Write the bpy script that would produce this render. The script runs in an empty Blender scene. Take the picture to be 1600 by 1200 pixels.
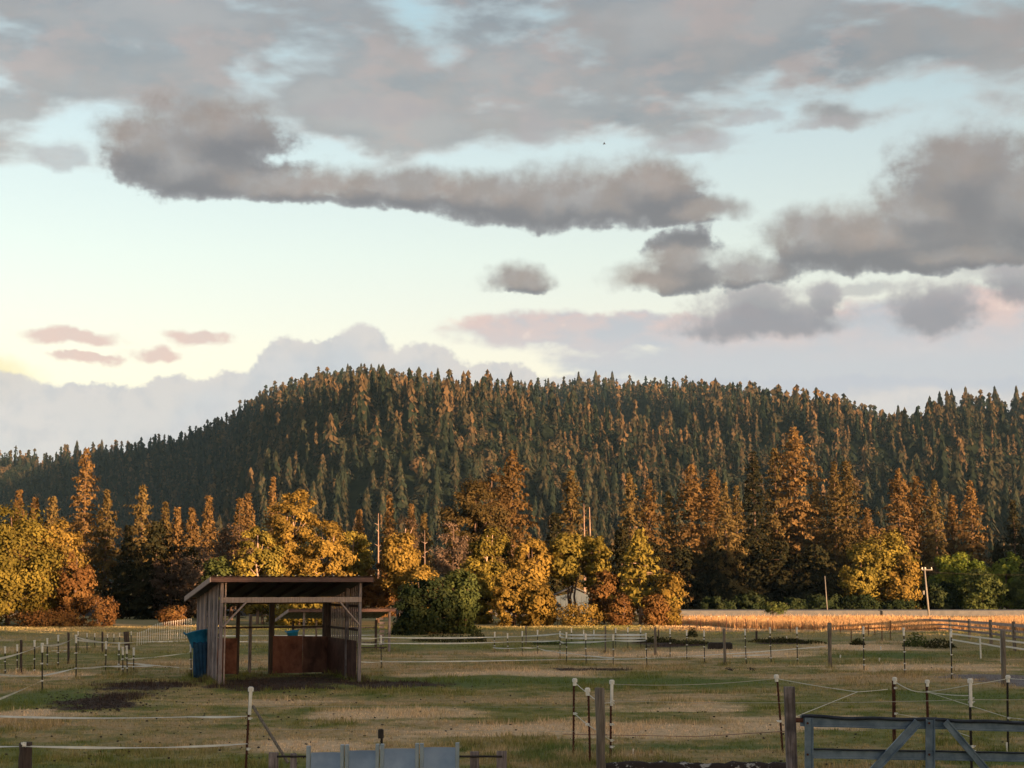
import bpy, bmesh, math, random
import numpy as np
from mathutils import Vector, Matrix
random.seed(7); RNG = np.random.default_rng(11)
S = bpy.context.scene
COL = S.collection

# ------------------------------------------------------------------ camera
EYE = 3.2
FPX = 2400.0                       # focal length in photo pixels (1600 wide)
PITCH = math.atan(309 / FPX)
cam_d = bpy.data.cameras.new('camera'); cam = bpy.data.objects.new('camera', cam_d); COL.objects.link(cam)
cam_d.sensor_width = 36; cam_d.lens = 36 * FPX / 1600; cam_d.clip_start = .5; cam_d.clip_end = 20000
cam.location = (0, 0, EYE); cam.rotation_euler = (math.pi / 2 + PITCH, 0, 0)
S.camera = cam
S.render.resolution_x, S.render.resolution_y = 1024, 768

# ------------------------------------------------------------------ light and exposure
SUN_AZ, SUN_EL = 40.0, 3.5         # sun low behind the camera, to the right
EXPO = 2.0
HAZE = 4e-5
S.view_settings.view_transform = 'Standard'; S.view_settings.look = 'None'
S.view_settings.gamma = 1; S.view_settings.use_curve_mapping = False
S.view_settings.exposure = EXPO
S.cycles.use_denoising = True
S.cycles.max_bounces = 6; S.cycles.volume_bounces = 0
S.cycles.transparent_max_bounces = 8
a_, e_ = math.radians(SUN_AZ), math.radians(SUN_EL)
SUNV = Vector((math.sin(a_) * math.cos(e_), -math.cos(a_) * math.cos(e_), math.sin(e_)))
sl = bpy.data.lights.new('sun', 'SUN'); sl.energy = 5.0; sl.angle = math.radians(.55); sl.color = (1, .57, .28)
so = bpy.data.objects.new('sun', sl); COL.objects.link(so); so.rotation_euler = SUNV.to_track_quat('Z', 'Y').to_euler()
so.location = (60, -60, 60)

def lin(r, g=None, b=None):
    if g is None: r, g, b = r
    f = lambda c: (c / 255 / 12.92) if c / 255 <= .04045 else ((c / 255 + .055) / 1.055) ** 2.4
    return (f(r), f(g), f(b))

# ------------------------------------------------------------------ tiny node language
class V:
    def __init__(s, nt, sock): s.nt, s.s = nt, sock
    def _m(s, op, *o):
        n = s.nt.nodes.new('ShaderNodeMath'); n.operation = op
        for i, v in enumerate((s,) + o):
            if isinstance(v, V): s.nt.links.new(v.s, n.inputs[i])
            else: n.inputs[i].default_value = v
        return V(s.nt, n.outputs[0])
    def __add__(s, o): return s._m('ADD', o)
    def __radd__(s, o): return s._m('ADD', o)
    def __sub__(s, o): return s._m('SUBTRACT', o)
    def __mul__(s, o): return s._m('MULTIPLY', o)
    def __rmul__(s, o): return s._m('MULTIPLY', o)
    def __truediv__(s, o): return s._m('DIVIDE', o)
    def mx(s, o): return s._m('MAXIMUM', o)
    def mn(s, o): return s._m('MINIMUM', o)
    def pw(s, o): return s._m('POWER', o)
def rsub(a, v): return (v * -1.0) + a
def sstep(v, lo, hi):
    n = v.nt.nodes.new('ShaderNodeMapRange'); n.interpolation_type = 'SMOOTHSTEP'
    v.nt.links.new(v.s, n.inputs[0]); n.inputs[1].default_value = lo; n.inputs[2].default_value = hi
    return V(v.nt, n.outputs[0])
def vm(nt, op, a, b=None):
    n = nt.nodes.new('ShaderNodeVectorMath'); n.operation = op
    for i, v in enumerate((a, b)):
        if v is None: continue
        if isinstance(v, V): nt.links.new(v.s, n.inputs[i])
        else: n.inputs[i].default_value = v
    return V(nt, n.outputs['Value' if op in ('LENGTH', 'DOT_PRODUCT') else 'Vector'])
def comb(nt, x, y, z):
    n = nt.nodes.new('ShaderNodeCombineXYZ')
    for i, v in enumerate((x, y, z)):
        if isinstance(v, V): nt.links.new(v.s, n.inputs[i])
        else: n.inputs[i].default_value = v
    return V(nt, n.outputs[0])
def sep(v):
    n = v.nt.nodes.new('ShaderNodeSeparateXYZ'); v.nt.links.new(v.s, n.inputs[0])
    return [V(v.nt, o) for o in n.outputs]
def noise(vec, scale, detail=5, rough=.55, dist=0.0, color=False):
    n = vec.nt.nodes.new('ShaderNodeTexNoise'); vec.nt.links.new(vec.s, n.inputs['Vector'])
    n.inputs['Scale'].default_value = scale; n.inputs['Detail'].default_value = detail
    n.inputs['Roughness'].default_value = rough; n.inputs['Distortion'].default_value = dist
    return V(vec.nt, n.outputs['Color' if color else 'Fac'])
def mixc(f, a, b, nt=None):
    nt = nt or f.nt
    n = nt.nodes.new('ShaderNodeMix'); n.data_type = 'RGBA'
    for i, v in ((0, f), (6, a), (7, b)):
        if isinstance(v, V): nt.links.new(v.s, n.inputs[i])
        elif i == 0: n.inputs[0].default_value = v
        else: n.inputs[i].default_value = (*v, 1)
    return V(nt, n.outputs[2])
def ramp(v, stops):
    n = v.nt.nodes.new('ShaderNodeValToRGB'); v.nt.links.new(v.s, n.inputs[0])
    el = n.color_ramp.elements
    while len(el) < len(stops): el.new(.5)
    for e, (p, c) in zip(el, stops): e.position = p; e.color = (*c, 1)
    return V(v.nt, n.outputs[0])
def ellipse(P, cx, cy, rl, rr, rb, rt):
    """1 at the centre, 0 on the rim, negative outside; four radii"""
    nt = P.nt
    D = vm(nt, 'SUBTRACT', P, (cx, cy, 0))
    a = vm(nt, 'MULTIPLY', vm(nt, 'MAXIMUM', D, (0, 0, 0)), (1 / rr, 1 / rt, 0))
    b = vm(nt, 'MULTIPLY', vm(nt, 'MINIMUM', D, (0, 0, 0)), (1 / rl, 1 / rb, 0))
    return rsub(1.0, vm(nt, 'LENGTH', vm(nt, 'ADD', a, b)))

# ------------------------------------------------------------------ sky (evening sky, in azimuth / elevation)
def pix_dir(px, py):
    cx, cy = (px - 800) / FPX, (600 - py) / FPX
    return (cx, math.cos(PITCH) - cy * math.sin(PITCH), math.sin(PITCH) + cy * math.cos(PITCH))
def azel(px, py):
    x, y, z = pix_dir(px, py)
    return math.atan2(x, y) * FPX, math.atan2(z, math.hypot(x, y)) * FPX
W = bpy.data.worlds.new('World'); S.world = W; W.use_nodes = True
nt = W.node_tree; nt.nodes.clear()
tc = nt.nodes.new('ShaderNodeTexCoord'); DIR = V(nt, tc.outputs['Generated'])
DIR = vm(nt, 'NORMALIZE', DIR); dx, dy, dz = sep(DIR)
AZ = dx._m('ARCTAN2', dy) * FPX
EL = dz._m('ARCSINE') * FPX
P0 = comb(nt, AZ, EL, 0)
w1 = vm(nt, 'SUBTRACT', noise(P0, 1 / 110., 4, .6, color=True), (.5, .5, .5))
w2 = vm(nt, 'SUBTRACT', noise(P0, 1 / 26., 3, .6, color=True), (.5, .5, .5))
PW = vm(nt, 'ADD', P0, vm(nt, 'ADD', vm(nt, 'MULTIPLY', w1, (80, 44, 0)), vm(nt, 'MULTIPLY', w2, (30, 16, 0))))
PC = vm(nt, 'ADD', P0, vm(nt, 'ADD', vm(nt, 'MULTIPLY', w1, (25, 26, 0)), vm(nt, 'MULTIPLY', w2, (26, 24, 0))))
def blobs(P, lst):
    r = None
    for px, py, rl, rr, rt, rb in lst:
        x, y = azel(px, py); e = ellipse(P, x, y, rl, rr, rb, rt)
        r = e if r is None else r._m('SMOOTH_MAX', e, .22)
    return r
base = ramp(EL / 2400., [(0, (.36, .20, .33)), (.149, (.42, .27, .26)), (.21, (.375, .33, .30)), (.291, (.285, .295, .30)), (.35, (.175, .235, .255)), (.75, (.21, .28, .33)), (1.0, (.22, .29, .35))])
# outside the view the same sky runs on to the east and west
ny = nt.nodes.new('ShaderNodeTexSky'); ny.sky_type = 'NISHITA'; ny.sun_disc = False
ny.sun_elevation = e_; ny.sun_rotation = math.radians(180 - SUN_AZ)
nyv = vm(nt, 'MULTIPLY', V(nt, ny.outputs[0]), (.28, .28, .28))
col = V(nt, vm(nt, 'ADD', vm(nt, 'MULTIPLY', base, (1, 1, 1)), nyv).s)
fbmA = noise(P0, 1 / 150., 7, .58)
fbmB = noise(P0, 1 / 46., 6, .6)
fbmC = noise(comb(nt, AZ * .45, EL, 3.0), 1 / 60., 6, .6)
# yellow evening glow low on the left
glow = blobs(PC, [(-120, 590, 260, 195, 62, 60)])
col = mixc(sstep(glow, 0, .5), col, lin(255, 240, 186))
# thin pink wisps
wp = blobs(PW, [(115, 524, 85, 85, 15, 17), (320, 520, 75, 60, 12, 26), (250, 553, 75, 60, 18, 16), (130, 556, 60, 90, 8, 14)])
col = mixc(sstep(wp + (fbmC - .5) * 1.6, .05, .6) * .8, col, mixc(fbmB, lin(214, 196, 192), lin(236, 190, 178)))
# far cumulus bank behind the hill
EB = [(-1500, 720, 1200, 1000, 105, 200), (-420, 715, 420, 360, 118, 200), (-60, 700, 160, 200, 125, 200), (150, 690, 120, 120, 92, 200), (265, 690, 90, 110, 106, 200), (365, 680, 90, 110, 102, 200), (450, 650, 72, 82, 122, 200), (565, 620, 78, 66, 118, 200), (500, 600, 60, 60, 66, 200), (660, 640, 90, 95, 108, 200), (770, 660, 100, 120, 100, 200), (900, 680, 100, 200, 100, 200), (1150, 690, 300, 900, 100, 200), (2500, 700, 900, 1600, 100, 200)]
PCE = vm(nt, 'ADD', PC, vm(nt, 'MULTIPLY', vm(nt, 'SUBTRACT', noise(P0, 1 / 11., 3, .6, color=True), (.5, .5, .5)), (14, 14, 0)))
eb = blobs(PCE, EB); ebu = blobs(vm(nt, 'ADD', PC, (24, 18, 0)), EB[5:10])
ec = mixc(sstep(ebu, -.1, .35), lin(214, 208, 206), lin(196, 201, 209))
ec = mixc(sstep(EL / 2400., .045, .15), lin(209, 213, 217), ec)
ec = mixc(sstep(fbmA, .42, .66) * .55, ec, lin(222, 216, 214)); ec = mixc(sstep(fbmB, .45, .66) * .45, ec, lin(184, 190, 200))
col = mixc(sstep(eb + (fbmB - .5) * .12, -.02, .07) * .9, col, ec)
# warm grey stratus on the right
ST = [(1000, 512, 340, 420, 32, 46), (1330, 555, 520, 900, 60, 70), (1500, 500, 300, 700, 46, 50)]
st = blobs(PW, ST)
sc = mixc(sstep(fbmC, .35, .65), lin(186, 190, 200), lin(226, 196, 190))
sc = mixc(sstep(fbmC + (fbmB - .5), .62, .8), sc, lin(250, 222, 208))
sc = mixc(sstep(EL / 2400., .175, .135), sc, lin(196, 200, 208))
col = mixc(sstep(st + (fbmC - .5) * 1.1, 0, .35) * .88, col, sc)
# high broken layer
plane = comb(nt, dx / (dz.mx(.02) + .07), dy / (dz.mx(.02) + .07), 0)
hn = noise(plane, 1.2, 6, .5, .15); hn2 = noise(plane, 2.6, 5, .52, .1)
edge = (EL - azel(800, 205)[1]) * (1 / 150.)
hl = blobs(PW, [(150, 120, 420, 460, 150, 118), (620, 150, 380, 330, 130, 96), (1040, 110, 330, 400, 120, 96), (1350, 85, 330, 600, 120, 92), (560, 210, 160, 330, 60, 46), (980, 180, 240, 330, 60, 48), (1290, 180, 90, 120, 60, 30)])
hn3 = noise(comb(nt, AZ * .4, EL, 9.0), 1 / 75., 6, .52, .15)
hd = hl.mx(edge.mn(.6)) * 1.1 + (hn - .5) * 2.6 + (hn2 - .5) * 1.2 + (hn3 - .5) * 3.3 + .06
ha = sstep(hd, -.1, .8)
hc = mixc(sstep(hn2 * .5 + hn3 * .5, .38, .62), lin(116, 130, 144), lin(174, 176, 177))
hc = mixc(sstep(fbmC, .46, .64) * .65, hc, lin(196, 174, 166))
hc = mixc(sstep(hd, .75, .1) * .8, hc, lin(206, 196, 190))
hc = mixc(sstep(fbmA, .44, .66) * .7, hc, lin(160, 153, 150))
hc = vm(nt, 'ADD', vm(nt, 'MULTIPLY', hc, (.64, .56, .54)), vm(nt, 'MULTIPLY', nyv, (.42, .34, .33)))
col = mixc(ha * .9, col, hc)
# grey-brown evening cumulus in front
CU = [(280, 255, 130, 160, 96, 62), (340, 200, 150, 140, 70, 60), (230, 220, 90, 110, 60, 50), (430, 288, 230, 280, 38, 32), (640, 292, 190, 180, 40, 36), (760, 300, 110, 140, 46, 50), (900, 318, 210, 200, 76, 46), (1030, 285, 140, 80, 58, 60), (1085, 330, 110, 105, 30, 24),
      (808, 446, 72, 66, 46, 18), (1075, 400, 78, 70, 50, 50), (1050, 436, 120, 150, 34, 22), (1170, 425, 100, 90, 44, 30),
      (1380, 372, 230, 320, 62, 50), (1270, 365, 100, 120, 54, 50), (1500, 270, 118, 140, 104, 130), (1610, 310, 150, 200, 110, 90), (1430, 325, 80, 220, 56, 90), (1470, 405, 170, 240, 40, 24)]
CL = [(1190, 508, 165, 150, 58, 26), (1190, 480, 70, 70, 50, 40), (1455, 492, 88, 84, 60, 38), (1290, 470, 40, 30, 40, 30), (1590, 440, 60, 60, 40, 40)]
def dens(P, L): return blobs(P, L)
cu = dens(PW, CU); cuu = dens(vm(nt, 'ADD', PW, (-6, 40, 0)), CU)
fbmD = noise(P0, 1 / 17., 4, .6)
cd = cu * 1.5 + (fbmC - .5) * .9 + (fbmB - .5) * .95 + (fbmA - .5) * .7 + (fbmD - .5) * .3
cuv = (cuu - cu) * .95 + .10 + (fbmC - .5) * .5 + (fbmA - .5) * .4
cc = mixc(sstep(cuv, -.55, .5), mixc(sstep(fbmA, .38, .62), lin(166, 162, 162), lin(164, 150, 144)), lin(120, 118, 124))
cc = mixc(sstep(cuv, .3, -.1) * sstep(fbmB, .42, .62) * .5, cc, lin(148, 137, 132))
cc = mixc(sstep(cd, .6, .05) * .5, cc, lin(184, 186, 188))
cl = dens(PW, CL) * 1.2 + (fbmB - .5) * 1.1 + (fbmD - .5) * .4
clc = mixc(sstep(dens(vm(nt, 'ADD', PW, (0, 30, 0)), CL), -.4, .5), lin(178, 172, 174), lin(148, 147, 154))
col = mixc(sstep(cl, -.15, .6) * .9, col, clc)
wl = blobs(PW, [(1100, 222, 110, 90, 22, 18), (835, 205, 40, 50, 46, 40), (1290, 196, 90, 80, 18, 14), (1180, 190, 60, 60, 16, 12), (560, 175, 150, 160, 22, 18), (90, 245, 70, 60, 26, 22), (1560, 420, 90, 60, 18, 26), (1330, 455, 90, 120, 14, 14)])
col = mixc(sstep(wl * 1.3 + (fbmC - .5) * 2.0, -.05, .8) * .6, col, mixc(fbmB, lin(160, 164, 172), lin(190, 180, 178)))
soft = sstep(cuv, .35, -.35) * .75 + .3
col = mixc(sstep(cd / soft, -.15, 1.0) * .95, col, cc)
col = mixc(sstep(dz, 0.0, -.02), col, lin(120, 116, 104))
bg = nt.nodes.new('ShaderNodeBackground'); nt.links.new(col.s, bg.inputs[0]); bg.inputs[1].default_value = 1 / 2 ** EXPO
wo = nt.nodes.new('ShaderNodeOutputWorld'); nt.links.new(bg.outputs[0], wo.inputs[0])

# ------------------------------------------------------------------ helpers
def ray(px, py, Y=None, z=None):
    d = pix_dir(px, py)
    t = Y / d[1] if Y is not None else (z - EYE) / d[2]
    return Vector((d[0] * t, d[1] * t, EYE + d[2] * t))
def G(px, py): return ray(px, py, z=0.0)                    # point of the field seen at a photo position
def tag(o, label=None, cat=None, group=None, kind=None):
    if label: o['label'] = label
    if cat: o['category'] = cat
    if group: o['group'] = group
    if kind: o['kind'] = kind
    return o
def empty(name, loc, label, cat, group=None, rz=0.0):
    o = bpy.data.objects.new(name, None); COL.objects.link(o); o.location = loc; o.rotation_euler = (0, 0, rz)
    o.empty_display_size = .2
    return tag(o, label, cat, group)
def link(name, me, mat, parent=None, loc=None, kind=None):
    if mat is not None and not me.materials: me.materials.append(mat)
    o = bpy.data.objects.new(name, me); COL.objects.link(o)
    if parent: o.parent = parent
    if loc is not None: o.location = loc
    if kind: o['kind'] = kind
    return o
def npmesh(name, verts, faces, tint=None, smooth=False):
    """faces: (n,k) int array with one k"""
    me = bpy.data.meshes.new(name)
    verts = np.asarray(verts, np.float32); faces = np.asarray(faces, np.int32); n, k = faces.shape
    me.vertices.add(len(verts)); me.vertices.foreach_set('co', verts.ravel())
    me.loops.add(n * k); me.loops.foreach_set('vertex_index', faces.ravel())
    me.polygons.add(n); me.polygons.foreach_set('loop_start', np.arange(0, n * k, k, dtype=np.int32))
    if smooth: me.polygons.foreach_set('use_smooth', np.ones(n, bool))
    if tint is not None:
        at = me.attributes.new('tint', 'FLOAT', 'FACE'); at.data.foreach_set('value', np.asarray(tint, np.float32))
    me.update(calc_edges=True); me.validate()
    return me
class MB:
    """collects simple solids into one mesh"""
    def __init__(s): s.bm = bmesh.new()
    def box(s, cx, cy, cz, sx, sy, sz, rot=None):
        m = Matrix.Translation((cx, cy, cz)) @ (rot.to_4x4() if rot is not None else Matrix.Identity(4)) @ Matrix.Diagonal((sx, sy, sz, 1))
        bmesh.ops.create_cube(s.bm, size=1, matrix=m); return s
    def bar(s, a, b, w, h, up=(0, 0, 1)):
        a, b = Vector(a), Vector(b); d = b - a; L = d.length; d.normalize(); u = Vector(up)
        if abs(d.dot(u)) > .97: u = Vector((0, 1, 0))
        x = d.cross(u).normalized(); z = x.cross(d)
        R = Matrix((x, d, z)).transposed()
        m = Matrix.Translation((a + b) / 2) @ R.to_4x4() @ Matrix.Diagonal((w, L, h, 1))
        bmesh.ops.create_cube(s.bm, size=1, matrix=m); return s
    def tube(s, pts, r, n=8, caps=True):
        pts = [Vector(p) for p in pts]; rs = r if isinstance(r, (list, tuple)) else [r] * len(pts); rings = []
        for i, p in enumerate(pts):
            d = (pts[min(i + 1, len(pts) - 1)] - pts[max(i - 1, 0)])
            if d.length < 1e-9: d = Vector((0, 0, 1))
            d.normalize(); u = Vector((0, 0, 1)) if abs(d.z) < .9 else Vector((1, 0, 0))
            x = d.cross(u).normalized(); y = d.cross(x)
            rings.append([s.bm.verts.new(p + (x * math.cos(2 * math.pi * k / n) + y * math.sin(2 * math.pi * k / n)) * rs[i]) for k in range(n)])
        for a, b in zip(rings, rings[1:]):
            for k in range(n): s.bm.faces.new((a[k], a[(k + 1) % n], b[(k + 1) % n], b[k]))
        if caps: s.bm.faces.new(rings[0]); s.bm.faces.new(rings[-1])
        return s
    def jitter(s, a):
        for v in s.bm.verts: v.co += Vector((random.uniform(-a, a) for _ in range(3)))
        return s
    def mesh(s, name, bevel=0.0, smooth=False):
        if bevel: bmesh.ops.bevel(s.bm, geom=s.bm.edges[:], offset=bevel, segments=1, affect='EDGES')
        bmesh.ops.recalc_face_normals(s.bm, faces=s.bm.faces[:])
        me = bpy.data.meshes.new(name); s.bm.to_mesh(me); s.bm.free()
        if smooth: me.polygons.foreach_set('use_smooth', np.ones(len(me.polygons), bool))
        return me
    def obj(s, name, mat, parent=None, bevel=0.0, smooth=False, loc=None): return link(name, s.mesh(name, bevel, smooth), mat, parent, loc)

# ------------------------------------------------------------------ materials
def newmat(name):
    m = bpy.data.materials.new(name); m.use_nodes = True; t = m.node_tree; t.nodes.clear()
    out = t.nodes.new('ShaderNodeOutputMaterial'); return m, t, out
def bsdf(t, out, color, rough=.8, metal=0.0, bump=None, bstr=.3, bdist=.02, spec=.3):
    b = t.nodes.new('ShaderNodeBsdfPrincipled'); b.inputs['Roughness'].default_value = rough; b.inputs['Metallic'].default_value = metal
    b.inputs['Specular IOR Level'].default_value = spec
    if isinstance(color, V): t.links.new(color.s, b.inputs['Base Color'])
    else: b.inputs['Base Color'].default_value = (*color, 1)
    if bump is not None:
        n = t.nodes.new('ShaderNodeBump'); n.inputs['Strength'].default_value = bstr; n.inputs['Distance'].default_value = bdist
        t.links.new(bump.s, n.inputs['Height']); t.links.new(n.outputs[0], b.inputs['Normal'])
    t.links.new(b.outputs[0], out.inputs[0]); return b
def objco(t):
    n = t.nodes.new('ShaderNodeTexCoord'); return V(t, n.outputs['Object'])
def rnd(t):
    n = t.nodes.new('ShaderNodeObjectInfo'); return V(t, n.outputs['Random'])
def mat_wood(name, dark, light, stain=(.05, .04, .035), scale=(30, 30, 2.2), rough=.9):
    m, t, out = newmat(name); P = objco(t)
    P = vm(t, 'ADD', P, comb(t, rnd(t) * 37., rnd(t) * 11., rnd(t) * 23.))
    g = noise(vm(t, 'MULTIPLY', P, scale), 1, 6, .6, .5); k = noise(P, 2.2, 4, .6)
    c = mixc(sstep(g, .3, .7), dark, light)
    c = mixc(sstep(k + (rnd(t) - .5) * .35, .55, .8) * .7, c, stain)
    bsdf(t, out, c, rough, bump=g, bstr=.5, bdist=.01); return m
def mat_plain(name, a, b, scale=8, rough=.6, metal=0, spec=.3, bstr=.15):
    m, t, out = newmat(name); P = objco(t); g = noise(P, scale, 5, .6)
    bsdf(t, out, mixc(sstep(g, .3, .7), a, b), rough, metal, bump=g, bstr=bstr, spec=spec); return m
M = {}
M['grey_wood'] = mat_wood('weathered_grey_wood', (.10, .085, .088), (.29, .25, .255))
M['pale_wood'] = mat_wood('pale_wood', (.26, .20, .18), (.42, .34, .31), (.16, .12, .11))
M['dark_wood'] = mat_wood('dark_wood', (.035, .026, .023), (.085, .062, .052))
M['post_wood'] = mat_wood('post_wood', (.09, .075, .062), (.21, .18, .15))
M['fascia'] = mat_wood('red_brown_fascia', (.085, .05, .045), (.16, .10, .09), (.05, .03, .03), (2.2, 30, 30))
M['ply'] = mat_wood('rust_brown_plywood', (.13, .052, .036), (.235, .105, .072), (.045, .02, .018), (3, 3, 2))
M['ply_dark'] = mat_wood('soiled_shaded_plywood', (.065, .032, .025), (.14, .07, .052), (.016, .009, .008), (3, 3, 2))  # soiled plywood, with the corner's shade also put into its darker colour
M['roof_metal'] = mat_plain('rusty_roof_sheet', (.11, .075, .065), (.22, .17, .15), 5, .6, .3)
M['rust'] = mat_plain('rusty_steel', (.045, .018, .012), (.10, .036, .022), 20, .8, .1)
M['dark_steel'] = mat_plain('dark_green_steel', (.014, .013, .012), (.035, .028, .022), 20, .7, .1)
M['white'] = mat_plain('white_plastic', (.62, .60, .55), (.78, .76, .70), 12, .45)
M['tape'] = mat_plain('white_fence_tape', (.50, .49, .43), (.66, .65, .58), 3, .8)
M['wire'] = mat_plain('pale_fence_wire', (.34, .32, .26), (.46, .43, .35), 3, .7)
M['red_wire'] = mat_plain('rusty_wire', (.14, .06, .045), (.2, .09, .06), 3, .8)
M['blue_plastic'] = mat_plain('blue_plastic', (.008, .13, .27), (.02, .19, .36), 6, .4)
M['blue_cloth'] = mat_plain('blue_tarpaulin', (.006, .04, .095), (.012, .075, .16), 5, .6)
M['gate'] = mat_plain('blue_grey_painted_steel', (.07, .115, .175), (.16, .225, .30), 4, .42, .35, .5)
M['galv'] = mat_plain('blue_grey_sheet_metal', (.20, .27, .34), (.29, .36, .43), 3, .42, .4, .5)
M['black'] = mat_plain('black_rubber', (.01, .009, .009), (.03, .024, .022), 9, .7)
M['bird'] = mat_plain('dark_plumage', (.015, .013, .012), (.03, .028, .026), 30, .8)
M['shed'] = mat_plain('pale_grey_cladding', (.04, .065, .09), (.07, .095, .125), 1.2, .5)
M['shed_roof'] = mat_plain('grey_roof', (.05, .055, .06), (.09, .095, .10), 2, .6)
M['gate_lip_shade'] = mat_plain('gate_lip_shadow_tone', (.012, .016, .026), (.03, .038, .055), 6, .5)  # shadow tone of the rail lips, put into the colour
M['clod'] = mat_plain('dark_soil', (.02, .014, .011), (.06, .043, .034), 9, .9)
M['pole'] = mat_wood('silver_utility_pole', (.11, .105, .10), (.21, .20, .19), (.08, .075, .07))
M['snag'] = mat_wood('bleached_dead_wood', (.16, .11, .09), (.32, .24, .20), (.12, .07, .055))

def leafmat(name, stops, trans=.25, rough=.75):
    m, t, out = newmat(name)
    at = t.nodes.new('ShaderNodeAttribute'); at.attribute_name = 'tint'
    tn = V(t, at.outputs['Fac']); c = ramp(tn, stops)
    hs = t.nodes.new('ShaderNodeHueSaturation'); t.links.new(c.s, hs.inputs['Color'])
    t.links.new((rnd(t) * .5 + .75).s, hs.inputs['Value']); c = V(t, hs.outputs[0])
    d = t.nodes.new('ShaderNodeBsdfDiffuse'); t.links.new(c.s, d.inputs[0])
    r = t.nodes.new('ShaderNodeBsdfTranslucent'); t.links.new(c.s, r.inputs[0])
    x = t.nodes.new('ShaderNodeMixShader'); x.inputs[0].default_value = trans
    t.links.new(d.outputs[0], x.inputs[1]); t.links.new(r.outputs[0], x.inputs[2]); t.links.new(x.outputs[0], out.inputs[0])
    return m
M['yellow'] = leafmat('yellow_green_leaves', [(0, (.065, .062, .015)), (.5, (.15, .125, .03)), (1, (.25, .20, .042))])
M['gold'] = leafmat('golden_leaves', [(0, (.08, .06, .018)), (.5, (.18, .125, .032)), (1, (.28, .195, .048))])
M['rusty'] = leafmat('rust_coloured_leaves', [(0, (.065, .034, .015)), (.5, (.125, .068, .027)), (1, (.19, .115, .042))])
M['mauve'] = leafmat('mauve_bare_twigs', [(0, (.06, .044, .032)), (.5, (.10, .074, .054)), (1, (.16, .115, .085))])
M['green'] = leafmat('green_leaves', [(0, (.03, .045, .018)), (.5, (.065, .085, .03)), (1, (.12, .14, .04))])
M['lime'] = leafmat('lime_green_leaves', [(0, (.05, .08, .018)), (.5, (.12, .165, .032)), (1, (.24, .25, .045))], .3)
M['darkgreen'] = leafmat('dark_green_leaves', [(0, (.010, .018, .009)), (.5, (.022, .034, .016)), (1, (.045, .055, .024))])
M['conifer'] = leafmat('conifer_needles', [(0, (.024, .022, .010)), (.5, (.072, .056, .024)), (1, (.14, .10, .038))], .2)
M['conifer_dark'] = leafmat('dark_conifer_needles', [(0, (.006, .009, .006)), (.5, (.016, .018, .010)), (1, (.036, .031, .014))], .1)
M['conifer_red'] = leafmat('reddish_conifer_needles', [(0, (.036, .026, .012)), (.5, (.10, .066, .028)), (1, (.175, .11, .044))], .2)
M['bark'] = mat_wood('brown_bark', (.06, .04, .03), (.14, .09, .07))
M['pale_bark'] = mat_wood('pale_bark', (.26, .18, .14), (.44, .32, .26), (.12, .08, .06))
M['hill_leaf'] = leafmat('hillside_foliage', [(0, (.006, .011, .009)), (.3, (.018, .026, .018)), (.45, (.05, .042, .025)), (.7, (.125, .084, .044)), (1, (.20, .13, .068))], .1)
# ------------------------------------------------------------------ terrain
CR = np.array([(-1400,760),(-700,735),(-300,728),(0,725),(60,727),(110,727),(170,712),(250,705),(350,672),(420,628),(500,602),(560,600),(620,603),(700,608),(780,615),(850,617),(930,612),(1000,614),(1080,618),(1200,630),(1300,645),(1400,672),(1440,668),(1480,655),(1540,648),(1600,652),(1700,640),(2000,650),(2600,700)], float)
CR[:, 1] += 6
UE = np.array([(pix_dir(a, b)[0] / pix_dir(a, b)[1], pix_dir(a, b)[2] / pix_dir(a, b)[1]) for a, b in CR])
def smooth(t):
    t = np.clip(t, 0, 1); return t * t * (3 - 2 * t)
def vnoise(x, y, seed=0):
    xi = np.floor(x).astype(int); yi = np.floor(y).astype(int); xf = smooth(x - xi); yf = smooth(y - yi)
    def h(a, b):
        n = (a * 374761393 + b * 668265263 + seed * 974711) & 0xffffffff
        n = ((n ^ (n >> 13)) * 1274126177) & 0xffffffff
        return ((n ^ (n >> 16)) & 0xffff) / 65535.
    return (h(xi, yi) * (1 - xf) + h(xi + 1, yi) * xf) * (1 - yf) + (h(xi, yi + 1) * (1 - xf) + h(xi + 1, yi + 1) * xf) * yf
SPURS = [(-205,1800,-85,780,95,90), (140,1780,225,1080,85,95), (-380,1700,-235,800,130,-75), (-20,1350,60,950,80,22), (-60,1750,60,1230,110,-95), (600,1500,600,900,100,14), (380,1300,420,800,90,-45)]
SHADE_HILL = [(900, 430, 300, 125)]  # unseen hill off to the right, added to shade the lower slope
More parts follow.
